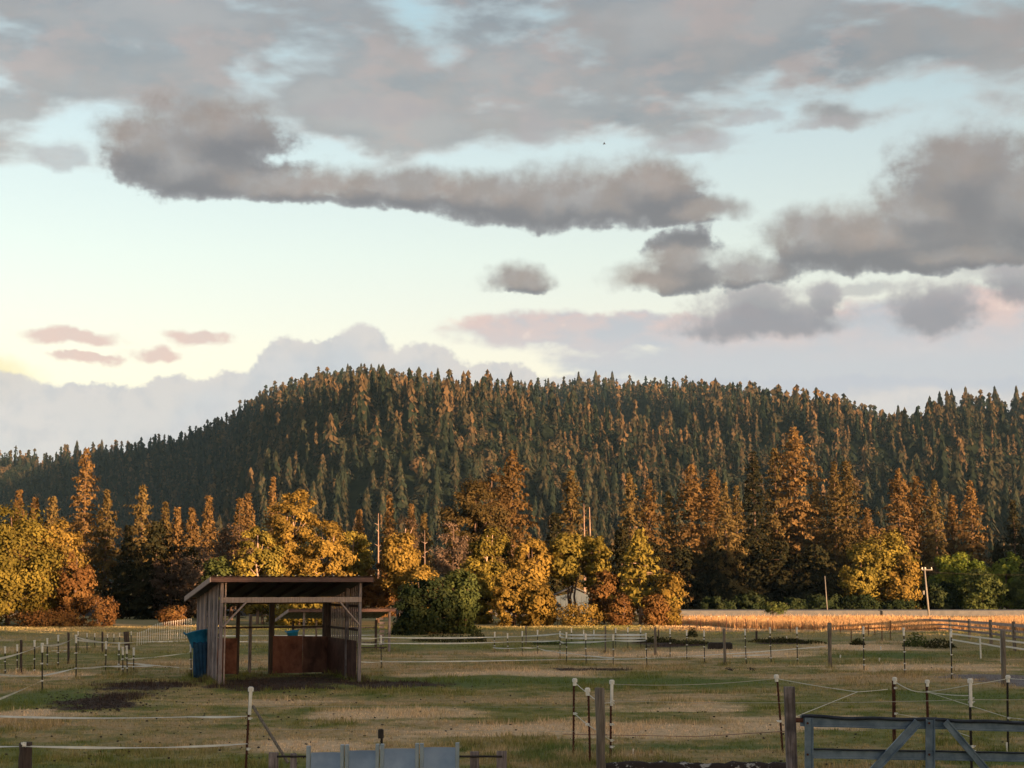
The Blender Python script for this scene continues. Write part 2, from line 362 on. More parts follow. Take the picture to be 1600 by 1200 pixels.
def terrain(x, y):
    x = np.asarray(x, float); y = np.asarray(y, float)
    u = x / np.maximum(y, 300)
    e = np.interp(u, UE[:, 0], UE[:, 1])
    yc = np.interp(u, [-.6,-.33,-.26,-.15,0,.15,.25,.28,.34,.6], [1500,1450,1600,1850,1850,1800,1650,1350,1300,1200])
    y0 = np.interp(u, [-.5,-.2,0,.2,.5], [700,640,600,560,480])
    t = (y - y0) / (yc - y0)
    p = np.where(t < 1, .55 * np.clip(t, 0, 1) + .45 * smooth(t), 1 - .5 * smooth((t - 1) * 1.2))
    z = (e * yc + 3.2) * p
    env = smooth(t / .25) * smooth((1.02 - t) / .4)
    for x0, y0_, x1, y1, w, h in SPURS:
        ddx, ddy = x1 - x0, y1 - y0_; L = ddx * ddx + ddy * ddy
        s = np.clip(((x - x0) * ddx + (y - y0_) * ddy) / L, -.05, 1.05)
        d = np.hypot(x - (x0 + s * ddx), y - (y0_ + s * ddy))
        z = z + h * np.exp(-(d / w) ** 2) * env
    z = z + (vnoise(x / 170, y / 170, 3) - .5) * 34 * env + (vnoise(x / 60, y / 60, 5) - .5) * 10 * env
    z = np.where(t < 1.05, np.minimum(z, e * y * (1 - .17 * np.clip(1 - t, 0, 1)) + 3.2), z)
    for cx, cy, r, h in SHADE_HILL:
        z = z + h * np.exp(-(((x - cx) ** 2 + (y - cy) ** 2) / r ** 2)) * smooth((x - .4 * y - 60) / 120)
    return z * smooth((np.hypot(x, y) - 420) / 150)
def field(x, y):
    """centimetres of unevenness in the pasture"""
    x = np.asarray(x, float); y = np.asarray(y, float)
    a = smooth((y - 12) / 10) * smooth((150 - y) / 12) * smooth((75 - np.abs(x)) / 15)
    return a * ((vnoise(x / 7, y / 7, 1) - .5) * .10 + (vnoise(x / 1.6, y / 1.6, 2) - .5) * .05 + (vnoise(x / .55, y / .55, 4) - .5) * .025)
def grid_mesh(name, xs, ys, fn, keep=None):
    X, Y = np.meshgrid(xs, ys); Z = fn(X, Y); nx, ny_ = len(xs), len(ys)
    idx = np.arange(nx * ny_).reshape(ny_, nx)
    f = np.stack([idx[:-1, :-1], idx[:-1, 1:], idx[1:, 1:], idx[1:, :-1]], -1).reshape(-1, 4)
    if keep is not None: f = f[keep(X, Y, Z)[:-1, :-1].ravel()]
    return npmesh(name, np.stack([X, Y, Z], -1).reshape(-1, 3), f, smooth=True)
def spread(lo, hi, step, far):
    c = list(np.arange(lo, hi + 1e-6, step)); s = step
    while c[-1] < far: s *= 1.35; c.append(c[-1] + s)
    s = step; lowfar = -far
    while c[0] > lowfar: s *= 1.35; c.insert(0, c[0] - s)
    return np.array(c)

# field colour: straw, green and bare soil laid out on the ground in world metres
def field_color(t):
    g = t.nodes.new('ShaderNodeNewGeometry'); P = V(t, g.outputs['Position']); x, y, z = sep(P)
    Pf = comb(t, x, y, 0)
    wv = vm(t, 'SUBTRACT', noise(Pf, .35, 4, .6, color=True), (.5, .5, .5))
    Pw = vm(t, 'ADD', Pf, vm(t, 'MULTIPLY', wv, (6, 7, 0)))
    n1 = noise(vm(t, 'MULTIPLY', Pf, (.5, 1, 1)), .11, 5, .6); n2 = noise(Pf, .9, 5, .65); n3 = noise(Pf, 7, 4, .7); n4 = noise(vm(t, 'MULTIPLY', Pf, (.35, 1, 1)), .32, 5, .65)
    green = mixc(sstep(n2, .35, .65), (.12, .14, .036), (.21, .20, .06))
    olive = mixc(sstep(n3, .35, .65), (.30, .215, .105), (.45, .325, .175))
    straw = mixc(sstep(n3, .35, .65), (.52, .37, .22), (.72, .52, .33))
    c = mixc(sstep(n1 + (n2 - .5) * .5, .41, .62), green, olive)
    far = sstep(y, 58, 90)
    c = mixc(far * sstep(n1, .3, .55) * .75, c, (.25, .225, .11))
    def area(lst):
        r = None
        for px, py, rx, ry in lst:
            p = G(px, py); q = G(px, py - ry); q2 = G(px, min(py + ry, 1195)); k = p.y / 2400
            e = ellipse(Pw, p.x, p.y, rx * k, rx * k, max(p.y - q2.y, .6), max(q.y - p.y, .6)); r = e if r is None else r.mx(e)
        return r
    s = area([(1000, 1140, 560, 20), (620, 1118, 200, 14), (1080, 1108, 150, 12), (780, 1052, 240, 9), (1440, 1044, 240, 9), (60, 1055, 110, 9), (30, 1118, 90, 12), (820, 1021, 120, 6), (1120, 1022, 260, 9), (1250, 1135, 180, 22), (500, 1160, 220, 20), (1350, 1012, 160, 7)])
    c = mixc(sstep(s + (n4 - .5) * 1.6, .12, .62) * .85, c, straw)
    c = mixc(sstep(n4 + (n1 - .5) * .5, .56, .68) * .6, c, straw)
    gr = area([(70, 1090, 130, 26), (1480, 1090, 210, 22), (1000, 1064, 400, 12), (860, 1182, 120, 12), (1100, 1172, 260, 9), (700, 1066, 170, 10), (900, 1005, 130, 8), (1400, 1025, 130, 6), (1550, 1190, 200, 20)])
    c = mixc(sstep(gr + (n2 - .5) * .9, .1, .7) * .9, c, (.105, .145, .042))
    soil = area([(150, 1098, 82, 22), (215, 1072, 110, 7), (440, 1066, 150, 13), (600, 1067, 100, 5), (1050, 1007, 80, 5), (1225, 1003, 70, 5), (930, 1046, 60, 3)])
    c = mixc(sstep(soil + (n2 - .5) * .8 + (n3 - .5) * .7, .1, .4), c, mixc(sstep(n3, .3, .7), (.03, .022, .018), (.085, .06, .048)))
    spots = noise(vm(t, 'MULTIPLY', Pf, (.5, 1, 1)), 2.1, 4, .6)
    c = mixc(sstep(spots, .64, .72) * .6, c, (.09, .072, .045))
    gravel = area([(1620, 1065, 110, 14)])
    c = mixc(sstep(gravel + (n2 - .5) * .4, 0, .3), c, mixc(n3, (.13, .12, .12), (.24, .22, .22)))
    # sun-dried hay meadow past the pasture on the right
    dry = sstep(y + (n4 - .5) * 9, 99, 104) * sstep(x + (n2 - .5) * 3, 8, 12) * sstep(y, 128, 122)
    c = mixc(dry, c, mixc(n3, (.30, .21, .12), (.42, .30, .17)))
    return c, n2, n3
m, t, out = newmat('pasture'); fc, n2, n3 = field_color(t)
bsdf(t, out, fc, .95, bump=n3, bstr=.7, bdist=.05, spec=.1); M['pasture'] = m
m, t, out = newmat('pasture_blades'); fc, n2, n3 = field_color(t)
at = t.nodes.new('ShaderNodeAttribute'); at.attribute_name = 'tint'
hs = t.nodes.new('ShaderNodeHueSaturation'); t.links.new(fc.s, hs.inputs['Color']); t.links.new((V(t, at.outputs['Fac']) * .9 + .8).s, hs.inputs['Value'])
d = t.nodes.new('ShaderNodeBsdfDiffuse'); t.links.new(hs.outputs[0], d.inputs[0]); t.links.new(d.outputs[0], out.inputs[0]); M['blades'] = m
m, t, out = newmat('forest_floor'); P = objco(t); n = noise(P, .05, 5, .6)
bsdf(t, out, mixc(sstep(n, .35, .65), (.010, .016, .010), (.022, .028, .014)), .95, spec=0); M['floor'] = m
M['hay'] = leafmat('dry_hay', [(0, (.36, .22, .10)), (.5, (.55, .35, .18)), (1, (.70, .47, .26))], .3)
M['asphalt'] = mat_plain('grey_asphalt', (.07, .074, .08), (.10, .104, .11), 2, .9)
M['weed'] = leafmat('weeds', [(0, (.022, .028, .012)), (.5, (.055, .06, .024)), (1, (.13, .115, .05))])

xs = spread(-58, 62, .6, 3600)
ys = np.concatenate([[-1500, -900, -500, -250, -120, -50, -20, 0, 8], np.arange(14, 142, .55), [146, 150, 156, 165, 180, 200, 240, 320, 450, 700, 1100, 1800, 2700, 3600]])
tag(link('ground', grid_mesh('ground', xs, ys, field), M['pasture']), kind='structure')
hx = np.arange(-1500, 1901, 16.); hy = np.arange(150, 2700, 16.)
tag(link('hill', grid_mesh('hill', hx, hy, lambda X, Y: terrain(X, Y) - .5, lambda X, Y, Z: Z > -.45), M['floor']), kind='structure')
# road beyond the meadow with a pale edge line
y0 = 146
rp = MB(); rp.box(20, y0 + 3.5, .2, 190, 7, .6); tag(rp.obj('road', M['asphalt']), kind='structure')
rp = MB(); rp.box(20, y0 + .25, .51, 190, .16, .02); tag(rp.obj('road_edge_line', M['shed']), kind='structure')

# ------------------------------------------------------------------ the forest on the hill
def spray_tree(H, R, n, rng, kind='conifer', core=True):
    """verts, tris, tint of a cheap distant tree"""
    vs, fs, ts = [], [], []
    if kind == 'conifer':
        t = rng.random(n) ** .75; z = H * (.06 + .94 * (1 - t) ** 1.0) if False else H * (.05 + .95 * rng.random(n) ** 1.15)
        rr = R * (1 - z / H) ** .85 + R * .03; a = rng.random(n) * 2 * np.pi
        rr = rr * rng.uniform(.5, 1.35, n)
        w = H * .028 * rng.uniform(.7, 1.5, n) * (2.1 if n < 60 else 1.4 if n < 100 else 1); dz = -H * rng.uniform(.0, .09, n)
        ca, sa = np.cos(a), np.sin(a)
        p0 = np.stack([ca * rr * .45, sa * rr * .45, z + H * .075], 1)
        tip = np.stack([ca * rr, sa * rr, z + dz - H * .01], 1)
        k = rng.uniform(.74, .9, n); w = w * 1.15
        tw = rng.uniform(-.5, .5, n) * w
        m1 = np.stack([ca * rr * k - sa * w, sa * rr * k + ca * w, z + dz * .2 + tw], 1)
        m2 = np.stack([ca * rr * k + sa * w, sa * rr * k - ca * w, z + dz * .2 - tw], 1)
        V_ = np.stack([p0, m1, tip, m2], 1).reshape(-1, 3); F = np.arange(4 * n).reshape(n, 4)
        tint = rng.random(n) * .16 + .3
        ang = np.arange(5) / 5 * 2 * np.pi
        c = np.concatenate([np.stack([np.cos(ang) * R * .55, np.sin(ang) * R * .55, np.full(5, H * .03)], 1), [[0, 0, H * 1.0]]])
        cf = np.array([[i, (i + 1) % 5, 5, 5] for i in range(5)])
    else:
        d = rng.normal(size=(n, 3)); d /= np.linalg.norm(d, axis=1)[:, None]; d[:, 2] = np.abs(d[:, 2]) * 1.1 - .15
        lump = 1 + .18 * np.sin(d[:, 0] * 5 + 1) * np.cos(d[:, 1] * 6) + rng.uniform(-.12, .1, n)
        ctr = np.stack([d[:, 0] * R * lump, d[:, 1] * R * lump, H * .45 + d[:, 2] * H * .5 * lump], 1)
        u = rng.normal(size=(n, 3)); u /= np.linalg.norm(u, axis=1)[:, None]; v = np.cross(d, u); v /= np.linalg.norm(v, axis=1)[:, None] + 1e-9; u = np.cross(v, d)
        s = R * .15 * rng.uniform(.6, 1.4, n)[:, None]
        V_ = np.stack([ctr - u * s, ctr - v * s * .8, ctr + u * s, ctr + v * s * .8], 1).reshape(-1, 3); F = np.arange(4 * n).reshape(n, 4)
        tint = rng.random(n) * .12 + .16
        ang = np.arange(6) / 6 * 2 * np.pi
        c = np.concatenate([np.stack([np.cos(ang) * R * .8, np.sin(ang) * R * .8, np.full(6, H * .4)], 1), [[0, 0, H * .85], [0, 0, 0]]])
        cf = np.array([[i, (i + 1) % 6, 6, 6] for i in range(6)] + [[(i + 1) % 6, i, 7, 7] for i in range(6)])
    # core triangles are written as thin quads (split last corner)
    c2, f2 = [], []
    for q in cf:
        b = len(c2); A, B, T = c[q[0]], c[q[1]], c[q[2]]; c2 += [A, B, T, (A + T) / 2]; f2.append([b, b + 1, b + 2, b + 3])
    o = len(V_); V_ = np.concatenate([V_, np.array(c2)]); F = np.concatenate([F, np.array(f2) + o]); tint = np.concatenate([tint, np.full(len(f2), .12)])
    return V_, F, tint
rh = np.random.default_rng(5)
con_far = [spray_tree(1, .235 * s, 30, rh) for s in (.75, .9, 1, 1.15, 1.35, 1.6)]
con_mid = [spray_tree(1, .24 * s, 70, rh) for s in (.75, .9, 1, 1.15, 1.3, 1.6)]
dec_far = [spray_tree(1, .42 * s, 66, rh, 'broad') for s in (.9, 1.1)]
dec_mid = [spray_tree(1, .44 * s, 110, rh, 'broad') for s in (.9, 1.1)]
def scatter_hill():
    sp = 9.3; X, Y = np.meshgrid(np.arange(-1000, 1000, sp), np.arange(470, 1960, sp))
    X = (X + rh.uniform(-.48, .48, X.shape) * sp).ravel(); Y = (Y + rh.uniform(-.48, .48, Y.shape) * sp).ravel()
    Z = terrain(X, Y); u = X / Y
    k = (u > -.46) & (u < .42) & (Z > 1.5) & (909 - (Z + 20 - EYE) / Y * 2400 < 840)
    X, Y, Z, u = X[k], Y[k], Z[k], u[k]
    e = (Z + 14 - EYE) / Y                       # drop what the nearer slope hides
    keep = np.ones(len(X), bool)
    for i0 in range(0, len(X), 4000):
        s = slice(i0, i0 + 4000)
        for f in np.linspace(.55, .97, 15):
            zz = terrain(X[s] * f, Y[s] * f)
            keep[s] &= (zz + 4 - EYE) / (Y[s] * f) < e[s] + .014
    return X[keep], Y[keep], Z[keep], u[keep]
HX, HY, HZ, HU = scatter_hill()
hollow = vnoise(HX / 75, HY / 75, 21) * .6 + vnoise(HX / 30, HY / 30, 22) * .4
px_ = 800 + HU * 2400; elp = (HZ - EYE) / HY
row = 909 - elp * 2400
broad_p = .12 + .62 * smooth((hollow - .45) / .2) * np.clip(np.exp(-((row - 745) / 45) ** 2) * (px_ > 760) + .5 * (HY < 800) + (px_ < 130) * 1.5, 0, 1.2)
is_broad = rh.random(len(HX)) < broad_p
hh = np.where(is_broad, rh.uniform(8, 13, len(HX)), rh.gamma(9, 1.72, len(HX)).clip(8, 27) * (.75 + .5 * hollow))
near_first = np.argsort(HY + rh.uniform(0, 60, len(HX)) + np.where(is_broad, 1e6, 0))
chosen = [i for i in near_first if (abs(HU[i]) < .335 and row[i] - hh[i] / HY[i] * 2400 < 800)][:290]
cset = np.zeros(len(HX), bool); cset[chosen] = True
parts_v, parts_f, parts_t = [], [], []; off = 0
for i in np.nonzero(~cset)[0]:
    mid = HY[i] < 1050
    lib = (dec_mid if mid else dec_far) if is_broad[i] else (con_mid if mid else con_far)
    v, f, tn = lib[int(rh.integers(len(lib)))]; tn = tn + (.12 if is_broad[i] and mid else 0)
    h = hh[i]; a = rh.random() * 6.28; ca, sa = math.cos(a), math.sin(a)
    R_ = np.array([[ca, -sa, 0], [sa, ca, 0], [0, 0, 1]]).T * h
    parts_v.append(v @ R_ + (HX[i], HY[i], HZ[i] - 1)); parts_f.append(f + off); off += len(v)
    parts_t.append(np.clip(tn + rh.normal() * .13 + .04, 0, 1))
fm = npmesh('hillside_forest', np.concatenate(parts_v), np.concatenate(parts_f), np.concatenate(parts_t))
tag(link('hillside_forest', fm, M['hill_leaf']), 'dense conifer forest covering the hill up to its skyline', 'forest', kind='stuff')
print('forest trees', len(HX), 'faces', len(fm.polygons))
# the nearest hillside conifers one by one
hc_mesh = []
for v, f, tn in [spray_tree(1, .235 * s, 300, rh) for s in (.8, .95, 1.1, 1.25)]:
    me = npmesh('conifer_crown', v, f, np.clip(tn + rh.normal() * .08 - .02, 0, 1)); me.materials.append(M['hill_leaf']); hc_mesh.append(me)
for i in chosen:
    o = bpy.data.objects.new('hillside_conifer', hc_mesh[int(rh.integers(4))]); COL.objects.link(o)
    o.location = (HX[i], HY[i], HZ[i] - 1); o.scale = (hh[i],) * 3; o.rotation_euler = (0, 0, rh.random() * 6.28)
    tag(o, 'slender conifer among its many lookalikes on the lower slope of the wooded hill', 'conifer', 'conifers on the lower slope of the hill')
# taller firs standing up from the skyline
def crest_tree(px, top, label, wide=1.0):
    u = (px - 800) / 2400
    yy = np.arange(1150, 1900, 10.); zz = terrain(u * yy, yy); k = int(np.argmax((zz - EYE) / yy)); Y = yy[k] - 6; x = u * Y; z = float(terrain(x, Y))
    d = pix_dir(px, top); zt = EYE + d[2] / d[1] * Y; h = min(max(zt - z + 1, 12), 30)
    root = empty('ridge_fir', (x, Y, z - 1), label, 'fir tree', 'firs standing out on the skyline')
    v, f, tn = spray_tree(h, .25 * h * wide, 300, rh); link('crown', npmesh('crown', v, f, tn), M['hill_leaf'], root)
    MB().tube([(0, 0, 0), (0, 0, h * .9)], [h * .015, h * .004], 5).obj('trunk', M['bark'], root)
for a in [(541, 569, 'lone fir on the skyline left of the clump at the hill summit'), (562, 567, 'leftmost fir of the clump at the summit of the hill'), (578, 568, 'second fir of the summit clump, from the left'), (590, 569, 'rightmost fir of the summit clump', 1.2), (683, 576, 'fir rising alone from the ridge right of the summit'),
          (905, 573, 'tall fir on the mid ridge, left of its wider neighbour'), (932, 572, 'wide fir on the mid ridge beside the tall one', 1.3), (958, 577, 'fir at the right end of the mid-ridge group'), (857, 592, 'small fir on the ridge left of the mid-ridge group'),
          (1407, 626, 'lone dark fir standing in the dip of the right ridge'), (1457, 604, 'leftmost fir of the right-hand ridge group'), (1473, 600, 'second fir of the right-hand ridge group'), (1492, 596, 'tallest fir of the right-hand ridge group'), (1514, 598, 'fir right of the tallest in the right-hand ridge group'), (1560, 606, 'broad fir near the right end of the ridge', 1.3), (1594, 602, 'fir on the ridge at the right edge of the photo'), (157, 688, 'fir breaking the low skyline at the left end of the hill'), (118, 690, 'fir on the low skyline behind the tall red-brown conifer')]:
    crest_tree(*a)
# ------------------------------------------------------------------ near trees
rt = np.random.default_rng(77)
def cards(ctr, nrm, s, asp, rng):
    """kite-shaped leaf cards at ctr facing nrm"""
    n = len(ctr); u = rng.normal(size=(n, 3)); u -= nrm * (u * nrm).sum(1)[:, None]; u /= np.linalg.norm(u, axis=1)[:, None] + 1e-9
    v = np.cross(nrm, u); s = s[:, None]; a = asp
    return np.stack([ctr - u * s, ctr - v * s * a + u * s * .1, ctr + u * s, ctr + v * s * a + u * s * .1], 1).reshape(-1, 3)
def unit(v): return v / (np.linalg.norm(v, axis=1)[:, None] + 1e-9)
def broad_crown(H, R, base, n_lump, n_leaf, leaf, rng, open_=0.0, shape='round', skirt=.5):
    """lumpy broadleaf crown: returns verts, faces, tint, lump centres"""
    n_lump = int(n_lump * 1.5); n_leaf = int(n_leaf * 1.22); leaf = leaf * .78
    L = []
    while len(L) < n_lump:
        p = rng.uniform(-1, 1, 3); r = np.hypot(p[0], p[1]); z = (p[2] + 1) / 2
        if shape == 'round': lim = math.sqrt(max(0, 1 - (2 * z - 1) ** 2)) ** .8
        elif shape == 'spread': lim = (z ** .35) * math.sqrt(max(0, 1 - max(0, (z - .45) / .55) ** 2))
        else: lim = max(0, 1 - z) ** .6
        lim = max(lim, skirt if z < .45 else 0)
        if r > lim or (r < lim * .45 and rng.random() < .55 and z < .85): continue
        L.append((p[0] * R * .82, p[1] * R * .82, base + z * (H - base) * .93))
    L = np.array(L); lr = rng.uniform(.13, .30, n_lump) * R * .95
    lr = np.maximum(lr, .35)
    k = rng.integers(0, n_lump, n_leaf); d = unit(rng.normal(size=(n_leaf, 3)))
    rad = rng.random(n_leaf) ** .45 * (1 + .25 * rng.normal(size=n_leaf).clip(-1, 2))
    c = L[k] + d * (lr[k] * rad)[:, None] * (1.15, 1.15, .8)
    c[:, 2] = c[:, 2].clip(.05, None)
    oc = unit(c - (0, 0, base + (H - base) * .45)); nrm = unit(oc * .75 + d * .6 + rng.normal(size=d.shape) * .4 + (0, 0, .15))
    lt = rng.random(n_lump)
    tint = np.clip(lt[k] * .6 + rng.random(n_leaf) * .3 + .05, 0, 1)
    if open_: 
        keep = rng.random(n_leaf) > open_ * (lt[k] > .5); c, nrm, tint = c[keep], nrm[keep], tint[keep]
    s = leaf * rng.uniform(.6, 1.5, len(c))
    return cards(c, nrm, s, .6, rng), np.arange(4 * len(c)).reshape(-1, 4), tint, L
def limbs(H, base, L, r0, rng, n=9, lean=0.0, stems=1, top=.85):
    mb = MB()
    for st in range(stems):
        ox, oy = (0, 0) if stems == 1 else (rng.uniform(-.5, .5) * stems * .35, rng.uniform(-.4, .4))
        tx, ty = ox * 2.2 + lean * H, oy * 2.2; zs = np.linspace(0, H * top, 7)
        pts = [(ox + (tx - ox) * (z / H) + (rng.normal() * .012 * H if 0 < i < 6 else 0) , oy + (ty - oy) * z / H + (rng.normal() * .01 * H if i else 0), z - (.15 if i == 0 else 0)) for i, z in enumerate(zs)]
        mb.tube(pts, [r0 * (1 - .85 * z / (H * top)) + .012 for z in zs], 7)
        sel = rng.choice(len(L), min(n, len(L)), replace=False)
        for j in sel:
            e = Vector(L[j]); z0 = max(base * .6, min(e.z * .75, H * .6)); f = z0 / (H * top); q = f * 6; a = int(q); pa, pb = Vector(pts[a]), Vector(pts[min(a + 1, 6)]); s = pa.lerp(pb, q - a)
            mid = s.lerp(e, .5) + Vector((rng.normal() * .15, rng.normal() * .15, -.05 * (e - s).length))
            mb.tube([s, mid, e], [r0 * .38, r0 * .22, .015], 5)
    return mb
def height_at(px, ytop, Y):
    d = pix_dir(px, ytop); return EYE + d[2] / d[1] * Y
def place(px, Y): return Vector(((px - 800) / 2400 * Y / math.cos(PITCH) * 1.0, Y, 0))
def xat(px, Y):
    d = pix_dir(px, 909); return d[0] / d[1] * Y
def broad(px, top, hw, Y, mat, label, bark='bark', shape='round', base=.12, lumps=60, leaves=9000, leaf=.15, stems=1, cat='tree', name='broadleaf_tree', r0=.17, open_=0.0, skirt=.5, nl=9, trunk_px=None, group=None, lean=0.0):
    x = xat(px, Y); H = height_at(px, top, Y); R = hw / 2400 * Y
    root = empty(name, (x, Y, float(field(x, Y)) - .03), label, cat, group)
    v, f, tn, L = broad_crown(H, R, base * H, lumps, leaves, leaf, rt, open_, shape, skirt)
    link('crown', npmesh('crown', v, f, tn), M[mat], root)
    limbs(H, base * H, L, r0, rt, nl, lean, stems).obj('trunk', M[bark], root, smooth=True)
    return root
def conifer(px, top, hw, Y, mat, label, base=.06, dens=1.0, droop=.25, name='conifer', bark='bark', group=None, ragged=.25, taper=.85, lean=0.0):
    hw *= 1.3; taper += .12; x = xat(px, Y); H = height_at(px, top, Y); R = hw / 2400 * Y; rng = rt
    root = empty(name, (x, Y, -.05), label, 'conifer', group)
    C, N, Sz, T = [], [], [], []
    z = H * base
    az_scale = 1 + ragged * .6 * rng.normal(size=12).clip(-1, 1)
    while z < H * .985:
        t = z / H; ln = R * ((1 - t) ** taper * 1.03 + .03) * (1 if t > .12 else .8)
        nb = int(rng.integers(5, 9)); a0 = rng.random() * 6.28
        lev = 1 + ragged * rng.normal() * .5
        for b in range(nb):
            a = a0 + b / nb * 6.283 + rng.normal() * .2; s = az_scale[int(a / 6.283 * 12) % 12]
            bl = max(ln * s * lev * rng.uniform(.8, 1.4), .3)
            if rng.random() < .08: continue
            n = max(5, int(bl * 11.5 * dens)); q = rng.random(n) ** .6
            ca, sa = math.cos(a), math.sin(a); w = bl * .17 * (1.05 - q) + .12
            off = rng.normal(size=n) * w
            rise = (.30 if t > .6 else .05)
            zz = z + bl * (rise * q - droop * q * q) + rng.normal(size=n) * .07 - np.abs(off) * .3
            c = np.stack([ca * q * bl - sa * off, sa * q * bl + ca * off, zz], 1)
            nn = unit(np.stack([ca * .85 + rng.normal(size=n) * .38, sa * .85 + rng.normal(size=n) * .38, .4 + rng.normal(size=n) * .35], 1))
            C.append(c); N.append(nn); Sz.append(np.full(n, .17 + .010 * bl) * rng.uniform(.7, 1.5, n)); T.append(np.clip(.25 + .3 * rng.random() + .35 * rng.random(n) + .15 * (q - .5), 0, 1))
        z += max(.34, .54 * (1 - t * .4)) / max(.6, min(1.3, dens)) * (H / 18) ** .5
    C, N, Sz, T = np.concatenate(C), np.concatenate(N), np.concatenate(Sz), np.concatenate(T)
    C[:, 0] += lean * C[:, 2]
    v = cards(C, N, Sz, .42, rng)
    link('crown', npmesh('crown', v, np.arange(4 * len(C)).reshape(-1, 4), T), M[mat], root)
    r0 = H * .014 + .05
    mb = MB().tube([(lean * q * H, 0, q * H - .1) for q in (0, .3, .6, .98)], [r0, r0 * .75, r0 * .42, .02], 7)
    for i in range(10):
        t = rng.uniform(.12, .8); a = rng.random() * 6.28; bl = R * (1 - t) ** taper * .8
        mb.tube([(lean * t * H, 0, t * H), (math.cos(a) * bl, math.sin(a) * bl, t * H + .02)], [.05, .015], 4)
    mb.obj('trunk', M[bark], root, smooth=True)
    return root

# left group
broad(14, 778, 88, 116, 'yellow', 'large yellow-green tree filling the left edge of the photo', leaves=15000, lumps=80, base=.03, skirt=.85)
broad(88, 800, 52, 119, 'gold', 'golden tree standing close right of the large yellow-green one', leaves=9000, base=.05, skirt=.7)
broad(118, 850, 34, 116, 'rusty', 'orange-brown tree at the right flank of the golden tree', leaves=5200, lumps=40, base=.03, skirt=.8)
broad(160, 928, 27, 113, 'rusty', 'rust-red bush at the left field edge, right of the orange-brown tree', leaves=3200, lumps=30, base=.0, leaf=.10, r0=.06, cat='bush', name='bush', stems=3, skirt=.8, open_=.5)
broad(80, 952, 62, 112.5, 'rusty', 'low rust-red brush running along the foot of the left trees', leaves=3800, lumps=46, base=.0, leaf=.10, r0=.05, cat='bush', name='bush', stems=3, skirt=.95)
broad(275, 945, 30, 116, 'rusty', 'rust-red bush showing left of the shelter roof', leaves=2400, lumps=24, base=.0, leaf=.10, r0=.05, cat='bush', name='bush', stems=3, skirt=.8)
conifer(24, 763, 30, 150, 'conifer_red', 'leftmost brown conifer tip above the large yellow-green tree')
conifer(50, 772, 28, 152, 'conifer_red', 'second brown conifer tip above the left trees')
conifer(78, 772, 30, 150, 'conifer', 'olive conifer tip above the golden tree')
conifer(128, 694, 44, 158, 'conifer_red', 'tallest red-brown conifer of the left wood', ragged=.5, droop=.3)
conifer(163, 762, 36, 150, 'conifer', 'olive conifer tucked against the right of the tall red-brown one', ragged=.35)
conifer(198, 820, 34, 145, 'conifer_dark', 'low dark conifer left of the yellow-tipped one', ragged=.3)
conifer(219, 755, 36, 150, 'conifer', 'yellow-tipped conifer with layered branches left of the dark one', ragged=.4)
conifer(243, 812, 42, 134, 'conifer_dark', 'dense almost black conifer left of the shelter', ragged=.25, taper=.6, dens=1.2)
conifer(255, 783, 26, 155, 'conifer', 'slim olive conifer tip just behind the almost black conifer')
conifer(275, 788, 26, 158, 'conifer_red', 'brown conifer tip fourth from the shelter toward the left')
conifer(297, 790, 27, 157, 'conifer_red', 'brown conifer tip above the shelter roof\'s left end')
conifer(323, 771, 27, 160, 'conifer_red', 'pointed brown conifer above the front left roof corner')
conifer(300, 850, 44, 140, 'conifer_dark', 'dark low conifer filling the gap behind the shelter\'s left side', taper=.6)
broad(320, 832, 46, 130, 'mauve', 'mauve-brown thinly leaved tree behind the left end of the shelter', leaves=6000, leaf=.12, base=.1, skirt=.8, open_=.4)
broad(268, 858, 40, 132, 'mauve', 'dull brown tree left of the shelter beside the dark conifer', leaves=5200, leaf=.12, base=.05, skirt=.8, open_=.3)
broad(362, 806, 40, 132, 'mauve', 'brownish tree rising behind the shelter\'s front left corner', leaves=5500, leaf=.12, base=.1, skirt=.7, open_=.3)
conifer(372, 776, 26, 162, 'conifer_red', 'brown conifer tip just left of the big golden tree')
conifer(385, 768, 26, 164, 'conifer_red', 'brown conifer tip touching the left of the big golden crown')
conifer(424, 742, 22, 190, 'conifer_red', 'slim conifer behind the left shoulder of the big golden tree')
# golden trees behind the shelter
broad(458, 756, 52, 121, 'gold', 'tallest golden tree behind the shelter with pale stems', 'pale_bark', 'round', .15, 74, 13000, stems=3, r0=.13, skirt=.7)
broad(405, 812, 44, 118, 'yellow', 'yellow-green tree left of the tall golden one behind the shelter', 'pale_bark', leaves=8500, stems=2, r0=.11, skirt=.75)
broad(512, 806, 48, 119, 'gold', 'rounded golden tree right of the tallest one behind the shelter', 'pale_bark', leaves=9500, stems=2, r0=.11, skirt=.75)
broad(552, 822, 36, 123, 'yellow', 'yellow-green tree above the right end of the shelter roof', 'pale_bark', leaves=6500, skirt=.7)
broad(345, 862, 34, 119, 'green', 'green-olive tree behind the shelter\'s left roof end', leaves=5200, skirt=.8)
broad(468, 892, 60, 116, 'yellow', 'low yellow-green growth seen just over the shelter roof', leaves=5000, skirt=.95, base=.0, cat='bush', name='bush', r0=.07)
broad(626, 825, 44, 118, 'gold', 'golden birch-like tree with a glowing pale trunk right of the shelter', 'pale_bark', 'spread', .30, 46, 7500, r0=.20, skirt=.2, nl=14)
broad(660, 878, 32, 116, 'gold', 'small golden tree above the dark green bushes', 'pale_bark', leaves=4200, skirt=.6, r0=.09)
broad(592, 872, 34, 122, 'rusty', 'rusty-orange tree behind the small shelter\'s roof', leaves=5200, skirt=.8, r0=.09)
broad(633, 800, 30, 128, 'mauve', 'pinkish bare-twigged tree top above the golden birch-like tree', 'pale_bark', 'round', .35, 34, 3800, leaf=.10, open_=.6, skirt=.2)
